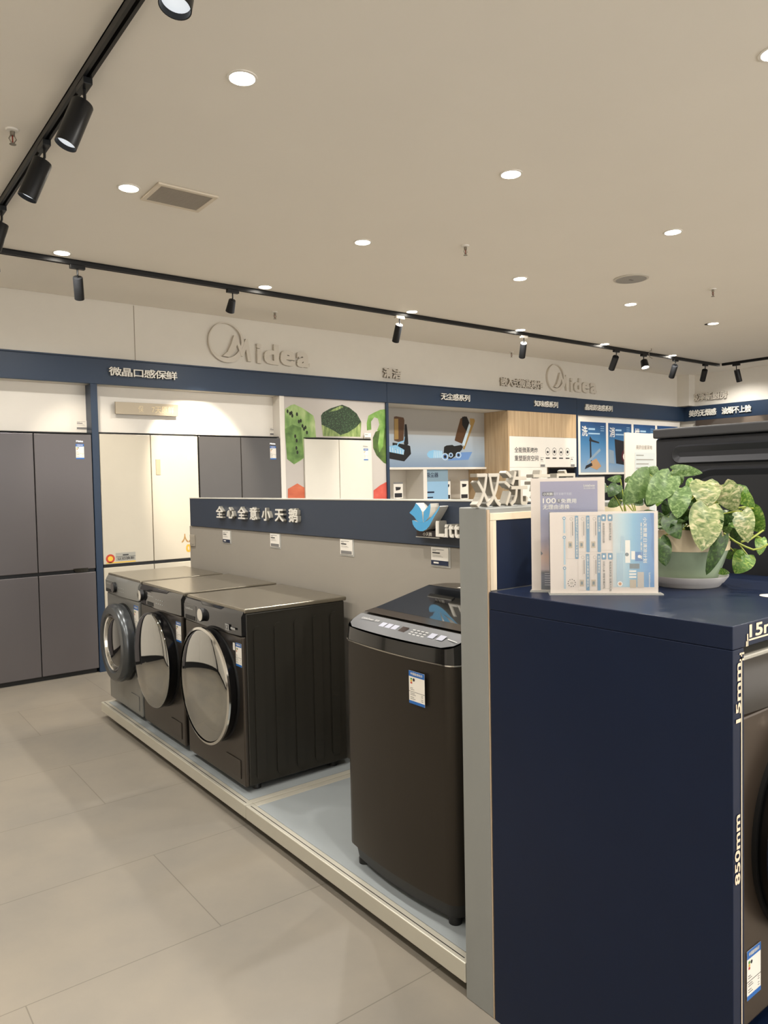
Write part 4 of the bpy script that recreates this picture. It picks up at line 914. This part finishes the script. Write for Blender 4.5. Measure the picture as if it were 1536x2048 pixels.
obj('print', b, [mat('notice_ink', '8f8a80', .5), mat('notice_tint', 'c5cac6', .5)], t)
obj('pole', MB().box(.12, .14, .02, p0.z-.401, -.02, 0, 0, Fs), alu, t); obj('foot', MB().lathe([(.14, 0), (.14, .012), (.02, .02)], P(Fs, .13, 0, -.01), (0, 0, 1), 32), blackm, t)

# ================================================================ PLANTS
def leaf_mat(name, a, b_, c_):
    m = bpy.data.materials.new(name); m.use_nodes = True; N = m.node_tree.nodes; L = m.node_tree.links; p = N['Principled BSDF']
    p.inputs['Roughness'].default_value = .38
    tc = N.new('ShaderNodeTexCoord'); n = N.new('ShaderNodeTexNoise'); n.inputs['Scale'].default_value = 55; n.inputs['Detail'].default_value = 6; n.inputs['Distortion'].default_value = .9
    mp = N.new('ShaderNodeMapping'); mp.inputs['Scale'].default_value = (1.3, 3.4, 1); mp.inputs['Rotation'].default_value = (0, 0, .5); L.new(tc.outputs['UV'], mp.inputs[0]); L.new(mp.outputs[0], n.inputs[0]); n.inputs['Scale'].default_value = 3.2
    r = N.new('ShaderNodeValToRGB'); e = r.color_ramp.elements; e[0].position = .34; e[0].color = lin(a); e[1].position = .52; e[1].color = lin(b_); k = e.new(.66); k.color = lin(c_)
    L.new(n.outputs[0], r.inputs[0]); L.new(r.outputs[0], p.inputs['Base Color'])
    try: p.inputs['Subsurface Weight'].default_value = .0
    except Exception: pass
    return m
LG = leaf_mat('leaf_mid_green', '39551f', '55723a', '7f9560'); LV = leaf_mat('leaf_variegated', '4d6230', '848f5c', 'b9b08a'); LD = leaf_mat('leaf_dark_green', '1f3514', '2d4a1e', '4b6630'); LB = leaf_mat('leaf_bright_green', '40661c', '5d852e', '93a552')
class Foliage:
    def __init__(s): s.v = []; s.f = []; s.m = []; s.uv = []
    def leaf(s, base, tip, width, m, roll=0, bow=.16, fold=.18):
        base = Vector(base); tip = Vector(tip); A = tip-base; L_ = A.length; A.normalize()
        to = (CAM-(base+tip)/2).normalized(); side = A.cross(to).normalized(); N_ = side.cross(A)
        if roll: q = Matrix.Rotation(roll, 3, A); side = q @ side; N_ = q @ N_
        nl, nw = 12, 6; st = len(s.v)
        for i in range(nl+1):
            u = i/nl
            w = width/2*(math.sin(PI*min(1, (u*1.02+.02))**.62)**.8 if u < 1 else 0)
            w = width/2*max(0, (1-u)**.75*(u+.02)**.33*1.62)
            for j in range(-nw//2, nw//2+1):
                k = j/(nw/2); back = -.16*L_*(abs(k)**1.2)*(1-u)**3*(1 if abs(k) < .99 else .8)
                p = base+A*(L_*u+back)+side*(w*k)+N_*(bow*L_*math.sin(PI*u*.9)+fold*w*abs(k)*-1*.6+.04*w*math.sin(7*u+3*k))
                s.v.append(p); s.uv.append((k*.5+st*.37, u+st*.11))
        c = nw+1
        for i in range(nl):
            for j in range(nw): a = st+i*c+j; s.f.append((a, a+1, a+c+1, a+c)); s.m.append(m)
    def build(s, parent):
        me = bpy.data.meshes.new('foliage'); off = rootloc(parent); me.from_pydata([v-off for v in s.v], [], s.f)
        for m in (LG, LV, LD, LB): me.materials.append(m)
        me.polygons.foreach_set('material_index', s.m); me.polygons.foreach_set('use_smooth', [True]*len(s.f))
        uv = me.uv_layers.new(name='UVMap')
        for l in me.loops: uv.data[l.index].uv = s.uv[l.vertex_index]
        me.update(); o = bpy.data.objects.new('foliage', me); COL.objects.link(o); o.parent = parent; return o
PC = Vector((1.995, 1.165, ZB)); DP = math.hypot(PC.x, PC.y)
def at(zx, zy, off=0):   # zoom crop coordinates -> point at the plant's distance
    u, v = 1200+zx/4.5714, 900+zy/4.5714; d = ray(u, v); return CAM+d*((DP+off)/math.hypot(d.x, d.y))
t = thing('potted_plant', 'large trailing pothos with variegated leaves in a cream-green pot', 'potted plant', PC)
b = MB().lathe([(.088, .0), (.092, .004), (.104, .022), (.108, .030), (.113, .032), (.112, .028), (.100, .012), (.0, .010)], PC+Vector((0, 0, .0005)), (0, 0, 1), 64, 0, True, False); 
obj('saucer', b, mat('white_saucer', 'c9c6c4', .4), t, smooth=45)
pot = MB().lathe([(.078, .0), (.084, .01), (.100, .055), (.111, .088), (.1125, .092)], PC+Vector((0, 0, .0125)), (0, 0, 1), 64, 0, True, False)
pot.lathe([(.1125, .092), (.1155, .093), (.118, .14), (.122, .152), (.118, .154), (.112, .14), (.108, .125)], PC+Vector((0, 0, .0125)), (0, 0, 1), 64, 1, False, False)
obj('pot', pot, [mat('sage_pot_glaze', '93a38a', .35, var=.15, vs=14), mat('cream_pot_band', 'cabb9c', .4, var=.2, vs=18, stretch=(1, 1, .25))], t, smooth=45)
obj('soil', MB().lathe([(.110, .13), (.0, .135)], PC+Vector((0, 0, .0125)), (0, 0, 1), 40, 0, True, False), mat('soil', '2a1f17', .9, bump=.6), t)
fo = Foliage()
SPEC = [ # base, tip, width(px in crop), depth offsets, material
 ((455, 225), (208, 500), 215, -.05, -.08, 0), ((650, 235), (425, 505), 210, -.09, -.13, 0), ((455, 240), (520, 150), 120, .02, .03, 0),
 ((665, 185), (942, 214), 105, .0, -.02, 0), ((955, 290), (975, 530), 235, -.06, -.09, 1), ((985, 520), (925, 930), 260, -.11, -.15, 1),
 ((1125, 320), (1240, 560), 190, -.06, -.05, 1), ((1290, 420), (1100, 400), 170, -.03, -.05, 1), ((1235, 360), (1418, 525), 130, -.02, -.03, 3), ((1300, 560), (1355, 855), 160, -.06, -.10, 1),
 ((1400, 530), (1500, 745), 110, .0, .02, 3), ((1395, 665), (1508, 738), 100, .03, .03, 3), ((1475, 805), (1455, 965), 90, -.02, -.05, 3),
 ((1345, 955), (1230, 1132), 170, -.02, -.04, 3), ((1220, 925), (1330, 990), 60, .0, .0, 3), ((1085, 1105), (1188, 1125), 55, -.03, -.03, 3), ((735, 350), (708, 630), 180, -.10, -.14, 0),
 ((860, 285), (790, 395), 110, .02, .0, 3), ((625, 615), (735, 820), 150, -.12, -.16, 2), ((545, 810), (600, 1065), 150, -.13, -.15, 2),
 ((1120, 790), (970, 1145), 110, -.11, -.13, 2), ((1270, 640), (1165, 790), 95, .0, -.02, 3), ((1270, 350), (1330, 470), 120, .03, .03, 0),
 ((900, 400), (835, 470), 120, .03, .03, 2), ((1030, 440), (1075, 560), 110, .03, .03, 2), ((560, 400), (520, 520), 80, .0, -.02, 3), ((370, 430), (300, 470), 110, .05, .05, 2),
 ((620, 480), (590, 600), 90, .0, .0, 2), ((800, 430), (870, 520), 110, .04, .03, 2), ((1150, 930), (1200, 1000), 70, .0, .0, 3), ((480, 420), (430, 520), 120, .06, .06, 2), ((700, 300), (760, 230), 80, .06, .06, 0)]
for (b0, b1, w_, o0, o1, m) in SPEC:
    p0_, p1_ = at(*b0, o0), at(*b1, o1); fo.leaf(p0_, p1_, w_/4.5714/FPX*DP*1.2, m, roll=random.uniform(-.25, .25), bow=random.uniform(.08, .2))
for k in range(60):
    a = random.uniform(0, 2*PI); r = random.uniform(.02, .11); p0_ = PC+Vector((r*math.cos(a), r*math.sin(a), random.uniform(.15, .20)))
    d = Vector((math.cos(a), math.sin(a), random.uniform(-.3, .9)))*random.uniform(.04, .065); fo.leaf(p0_, p0_+d, random.uniform(.025, .045), random.choice((0, 2, 2, 2, 2)), roll=random.uniform(-.8, .8))
fo.build(t)
b = MB(); soilc = PC+Vector((0, 0, .145))
for i, (b0, b1, w_, o0, o1, m) in enumerate(SPEC[:24]):
    e = at(*b0, o0); s0 = soilc+Vector((random.uniform(-.05, .05), random.uniform(-.05, .05), 0)); mid = (s0+e)/2+Vector((0, 0, .035 if e.z > s0.z-.02 else .07))
    pts = [s0*(1-q)**2+mid*2*q*(1-q)+e*q*q for q in [k/7 for k in range(8)]]; b.tube(pts, .0019, 6)
for vine in (((1130, 760, -.10), (1240, 840, -.09), (1330, 885, -.08), (1400, 912, -.07), (1470, 900, -.06), (1540, 860, -.05)), ((1290, 840, -.06), (1370, 820, -.05), (1440, 770, -.03), (1490, 735, -.0)), ((1240, 530, -.05), (1330, 520, -.03), (1400, 535, 0))):
    b.tube([at(x, y, o) for x, y, o in vine], .0028, 8)
obj('stems', b, mat('stem_green', '8f9a3c', .45, var=.2), t, smooth=60)
# second plant, mostly hidden behind the signs
PC2 = Vector((2.08, 1.385, ZB)); DP2 = math.hypot(PC2.x, PC2.y)
t = thing('potted_plant', 'smaller pothos in pale pot behind the sign holders, left of the large plant', 'potted plant', PC2)
obj('pot', MB().lathe([(.055, .0005), (.062, .02), (.074, .15), (.080, .155), (.080, .17), (.074, .17), (.070, .15), (.0, .148)], PC2, (0, 0, 1), 48, 0, True, False), mat('pale_green_pot', 'aeb9a4', .35), t, smooth=45)
fo = Foliage(); DP, DPs = DP2-.0, DP
for (b0, b1, w_, o0, o1, m) in [((185, 262), (60, 268), 75, 0, -.03, 0), ((160, 320), (80, 435), 130, -.02, -.04, 2), ((175, 455), (70, 520), 100, .0, .0, 0), ((330, 470), (400, 505), 80, -.03, -.05, 2), ((250, 300), (300, 240), 80, .02, .02, 0), ((60, 330), (-40, 420), 110, .03, .0, 2), ((220, 380), (150, 440), 90, .0, .0, 2), ((300, 420), (360, 500), 90, .0, 0, 2)]:
    fo.leaf(at(*b0, o0), at(*b1, o1), w_/4.5714/FPX*DP*1.05, m, roll=random.uniform(-.3, .3))
fo.build(t); b = MB()
for b0 in ((185, 262), (160, 320), (175, 455), (250, 300), (60, 330), (220, 380)):
    e = at(*b0, 0); s0 = PC2+Vector((random.uniform(-.03, .03), random.uniform(-.03, .03), .148)); mid = (s0+e)/2+Vector((0, 0, .04)); b.tube([s0*(1-q)**2+mid*2*q*(1-q)+e*q*q for q in [k/7 for k in range(8)]], .002, 6)
obj('stems', b, mat('stem_green', '8f9a3c', .45), t, smooth=60); DP = DPs

# ================================================================ CEILING FITTINGS
def downlight(loc, label, group):
    t = thing('downlight', label, 'ceiling light', loc, group); L0 = Vector(loc)
    obj('trim_ring', MB().lathe([(.060, -.0002), (.060, -.004), (.050, -.005), (.049, -.0005)], L0, (0, 0, 1), 32, 0, False, False), mat('white_trim', 'e6e2da', .4), t, smooth=50)
    obj('lens', MB().lathe([(.049, -.0035), (.0, -.0036)], L0, (0, 0, 1), 32, 0, False, False), MATS.get('lamp_lens') or mat('lamp_lens', 'ffffff', .5, emit='fff6e6', es=14), t)
    lamp('bulb', L0+Vector((0, 0, -.02)), L0+Vector((0, 0, -1)), DOWN_W, NEUT, 150, .6, .045, t)
    return t
xs = [1.39, 2.935, 4.48, 5.985, 7.468, 8.935, 10.353]; ys = [1.345, 2.66, 3.97, 5.30]
V = {(0, 1): 'largest recessed downlight, right of the near light track', (0, 2): 'recessed downlight beside the square air vent', (0, 3): 'recessed downlight just above the left end of the far track',
     (1, 1): 'recessed downlight near top centre, right of the largest one', (1, 2): 'recessed downlight left of the central sprinkler head', (1, 3): 'recessed downlight above the conical track spot',
     (2, 1): 'recessed downlight nearest the right edge, above the round speaker', (2, 2): 'recessed downlight below the central sprinkler head, left of the round speaker', (2, 3): 'recessed downlight above the white-backed track spot',
     (3, 2): 'recessed downlight directly below the round ceiling speaker', (3, 3): 'recessed downlight above the track between the white-backed spot and the next',
     (4, 3): 'recessed downlight above the track left of the lit spot', (5, 3): 'recessed downlight above the track right of the wire hook', (6, 3): 'farthest recessed downlight, at the corner of the track',
     (1, 0): 'recessed downlight cut by the upper right edge', (3, 1): 'recessed downlight cut by the right edge beside a sprinkler'}
for i, x in enumerate(xs):
    for j, y in enumerate(ys):
        vis = (i, j) in V; yy = y+(.02*i if j else 0)
        if not vis and not (i <= 5 and j <= 2): continue
        downlight((x, yy, ZC), V.get((i, j), 'recessed downlight outside the picture over the shop floor'), 'recessed downlights in the ceiling' if vis else 'recessed downlights out of view')
for x, y in ((-.15, 5.3), (-.15, 3.97), (-.15, 2.66), (-.15, 1.345), (1.39, .03), (2.935, .03), (-.15, -1.3), (4.48, .03)):
    downlight((x, y, ZC), 'recessed downlight outside the picture over the shop floor', 'recessed downlights out of view')

# tracks
ZT = ZC-.035
def track(nm, lb, p, q, seam_=0):
    p = Vector(p); q = Vector(q); d = (q-p).normalized(); s_ = Vector((d.y, -d.x, 0)); F = (p, d, s_, Vector((0, 0, -1))); L_ = (q-p).length
    t = thing('light_track', lb, 'light track', p)
    obj('rail', MB().box(0, L_, -.018, -.006, 0, .034, 0, F).box(0, L_, .006, .018, 0, .034, 0, F).box(0, L_, -.018, .018, 0, .008, 0, F), blackm, t)
    obj('conductor', MB().box(.02, L_-.02, -.0055, .0055, .0085, .014, 0, F), mat('copper_grey', '5f5850', .3, metal=.6), t)
    return t
XT, YT = .885, 5.42
track('light_track', 'near black light track running along the upper left', (XT, -1.5, ZC-.0005), (XT, YT-.05, ZC-.0005))
track('light_track', 'long black light track running parallel to the back wall', (XT-.02, YT, ZC-.0005), (10.20, YT+.03, ZC-.0005))
track('light_track', 'far black light track turning off along the right-hand wall', (10.20, YT-.02, ZC-.0005), (10.20, .6, ZC-.0005))
def along(h0, u, v, L_, near=False):    # the point on sight line (u, v) at distance L_ from the hinge
    d = ray(u, v).normalized(); oc = CAM-h0; bq = oc.dot(d); cq = oc.dot(oc)-L_*L_; disc = bq*bq-cq
    s_ = -bq+(0 if disc < 0 else (-1 if near else 1)*math.sqrt(disc)); p = CAM+d*s_; return h0+(p-h0).normalized()*L_
G = 'black spotlights on the light tracks'
def spot(lb, hx, hy, axis, u, v, L_=.15, r=.034, r2=None, near=False, on=True, power=None, whiteback=False, size=38, lit=False, tgt=None):
    h0 = Vector((hx, hy, ZT-.062)); t = thing('track_spotlight', lb, 'spotlight', (hx, hy, ZT), G)
    if axis == 'y': bx = (.017, .05)
    else: bx = (.05, .017)
    obj('adapter', MB().box(hx-bx[0], hx+bx[0], hy-bx[1], hy+bx[1], ZT-.026, ZT-.0005), whitep if whiteback else blackm, t, bevel=.002)
    e = (h0+(Vector(tgt)-h0).normalized()*(L_+.02)) if tgt else along(h0, u, v, L_+.02, near)
    d = (e-h0).normalized(); s0 = h0+d*.02
    obj('stem', MB().tube([(hx, hy, ZT-.025), (hx, hy, ZT-.05), h0, s0], .006, 8), blackm, t)
    r2 = r2 or r
    hd = obj('head', MB().lathe([(r*.94, 0), (r, .004), (r2, L_), (r2*.93, L_), (r2*.9, L_-.02)], s0, d, 32, 0, True, False), [whitep if False else blackm], t, smooth=40)
    if whiteback: obj('back_cap', MB().lathe([(r*.93, -.002), (r*.93, -.0005)], s0, d, 28), whitep, hd, label='white end cap')
    obj('lens', MB().lathe([(r2*.89, L_-.018), (0, L_-.017)], s0, d, 28, 0, False, False), mat('dim_lens', 'cfd6dc', .25, emit='dfe6ee', es=.35) if lit else mat('spot_lens', 'fff3dd', .3, emit='fff0da', es=5), hd)
    if power: lamp('bulb', s0+d*(L_+.004), s0+d*(L_+1), power, WARM, size, .5, .025, t)
    return t
SPOTS_NEAR = [('black cylinder spotlight cut by the top edge, its lit face showing', 2.02, (350, 14), .15, .046, 60),
              ('largest black cylinder spotlight in view on the near track', 2.98, (131, 290), .185, .041, 60),
              ('black cylinder spotlight second down the near track', 3.60, (54, 396), .185, .041, 60)]
for lb, y, (u, v), L_, r, pw in SPOTS_NEAR: spot(lb, XT, y, 'y', u, v, L_, r, power=pw*.2, near=True, lit=True)
spot('black cylinder spotlight cut by the left edge, just above the far track', XT, 4.55, 'y', -14, 498, .15, .042, power=14, near=True)
spot('black cylinder spotlight cut by the left edge, just below the far track', XT+.02, 5.05, 'y', -10, 572, .14, .042, power=14, near=True)
spot('upright black cylinder spotlight near the left end of the far track', 1.52, YT, 'x', 159, 598, .16, .033, power=TRACK_W*.6, size=50)
spot('conical black spotlight on the far track above the raised emblem', 2.70, YT+.003, 'x', 460, 626, .10, .028, .036, power=TRACK_W*4.2, size=44, tgt=(2.84, 6.45, 1.82))
spot('white-backed black spotlight on the far track above the characters 清洁', 4.40, YT+.008, 'x', 791, 683, .17, .034, power=TRACK_W*.5, whiteback=True)
spot('white-capped black spotlight on the far track above 嵌入式微蒸烤炸', 6.12, YT+.015, 'x', 1044, 714, .18, .035, power=TRACK_W*.5, whiteback=True)
spot('black spotlight on the far track left of the lit one', 7.78, YT+.02, 'x', 1223, 738, .19, .038, power=TRACK_W*.5)
spot('short black spotlight whose lit face shows, on the far track', 8.35, YT+.02, 'x', 1291, 736, .11, .042, .05, power=TRACK_W*.6, near=True, size=60)
spot('black spotlight on the far track right of the lit one', 9.08, YT+.023, 'x', 1343, 754, .19, .038, power=TRACK_W*.5)
spot('black spotlight last before the corner of the far track', 9.83, YT+.027, 'x', 1405, 761, .17, .038, power=TRACK_W*.5)
spot('black spotlight first after the corner, on the right-hand track', 10.20, 5.20, 'y', 1447, 761, .17, .038, power=TRACK_W*.7, tgt=(10.75, 5.15, 1.7))
# spot over the navy cabinet, outside the picture, lighting the plant from the right
lamp('plant_track_light', (3.2, -.6, 3.05), (2.0, 1.15, 1.3), 75, WARM, 24, .5, .03)

# vent, speaker, sprinklers, hole, hook
t = thing('air_vent', 'square white-framed ceiling air vent left of centre', 'vent', (1.655, 3.94, ZC))
x0, x1, y0, y1 = 1.488, 1.825, 3.80, 4.075; fr = .025
b = MB().box(x0, x1, y0, y0+fr, ZC-.012, ZC-.0005).box(x0, x1, y1-fr, y1, ZC-.012, ZC-.0005).box(x0, x0+fr, y0+fr, y1-fr, ZC-.012, ZC-.0005).box(x1-fr, x1, y0+fr, y1-fr, ZC-.012, ZC-.0005)
obj('frame', b, mat('vent_frame', 'd8cdbb', .5), t, bevel=.003)
b = MB()
for k in range(22): y = y0+fr+.004+k*(y1-y0-2*fr)/22; b.box(x0+fr, x1-fr, y, y+.004, ZC-.011, ZC-.003)
obj('slats', b, mat('vent_slat', 'a39a8c', .5), t); obj('backing', MB().box(x0+fr, x1-fr, y0+fr, y1-fr, ZC-.0025, ZC-.0005), mat('vent_back', '6b655c', .8), t)
t = thing('ceiling_speaker', 'round flat ceiling speaker right of centre', 'speaker', (5.228, 3.514, ZC))
obj('ring', MB().lathe([(.135, -.0005), (.135, -.006), (.118, -.010)], (5.228, 3.514, ZC), (0, 0, 1), 40, 0, False, False), mat('speaker_ring', 'c4bfb4', .5), t, smooth=40)
obj('grille', MB().lathe([(.119, -.0095), (0, -.012)], (5.228, 3.514, ZC), (0, 0, 1), 40, 0, False, False), mat('speaker_grille', '9d9a95', .6), t); obj('badge', MB().box(5.208, 5.248, 3.506, 3.522, ZC-.014, ZC-.0122), inkg, t)
brass = mat('sprinkler_metal', '8f887c', .35, metal=.6)
def sprinkler(x, y, lb):
    t = thing('fire_sprinkler', lb, 'sprinkler', (x, y, ZC), 'fire sprinklers in the ceiling'); O = Vector((x, y, ZC))
    obj('escutcheon', MB().lathe([(.028, -.0005), (.026, -.008), (.012, -.010)], O, (0, 0, 1), 24), mat('white_trim', 'e6e2da', .4), t, smooth=40)
    b = MB().lathe([(.010, -.0105), (.010, -.028)], O, (0, 0, 1), 16)
    for sx in (-1, 1): b.tube([O+Vector((sx*.008, 0, -.028)), O+Vector((sx*.015, 0, -.042)), O+Vector((sx*.004, 0, -.060))], .0025, 6)
    obj('frame', b, brass, t); obj('bulb_glass', MB().tube([O+Vector((0, 0, -.028)), O+Vector((0, 0, -.057))], .003, 8), mat('sprinkler_red', '7c3024', .2), t)
    obj('deflector', MB().lathe([(.014, -.064), (.014, -.066)], O, (0, 0, 1), 16), brass, t)
sprinkler(3.55, 3.66, 'fire sprinkler near the ceiling centre'); sprinkler(6.10, 3.31, 'fire sprinkler near the right edge, by the dark hole')
sprinkler(.76, 3.62, 'fire sprinkler at the left edge beside the near track'); sprinkler(3.42, 6.03, 'fire sprinkler close to the back wall above the left emblem'); sprinkler(6.90, 6.33, 'fire sprinkler close to the back wall left of the far emblem')
tag(obj('ceiling_hole', MB().lathe([(.055, -.001), (0, -.0012)], (7.469, 4.085, ZC), (0, 0, 1), 28, 0, True, False), mat('hole_dark', '1a1511', .9)), 'empty dark round cut-out in the ceiling', 'hole')
tag(obj('wire_hook', MB().tube([(8.234, 5.254, ZC), (8.22, 5.25, ZC-.03), (8.19, 5.25, ZC-.035), (8.17, 5.25, ZC-.07), (8.19, 5.25, ZC-.11), (8.24, 5.25, ZC-.12)], .004, 6), mat('wire_grey', '7d766c', .5)), 'loose grey wire loop hanging from the ceiling by the track', 'wire')
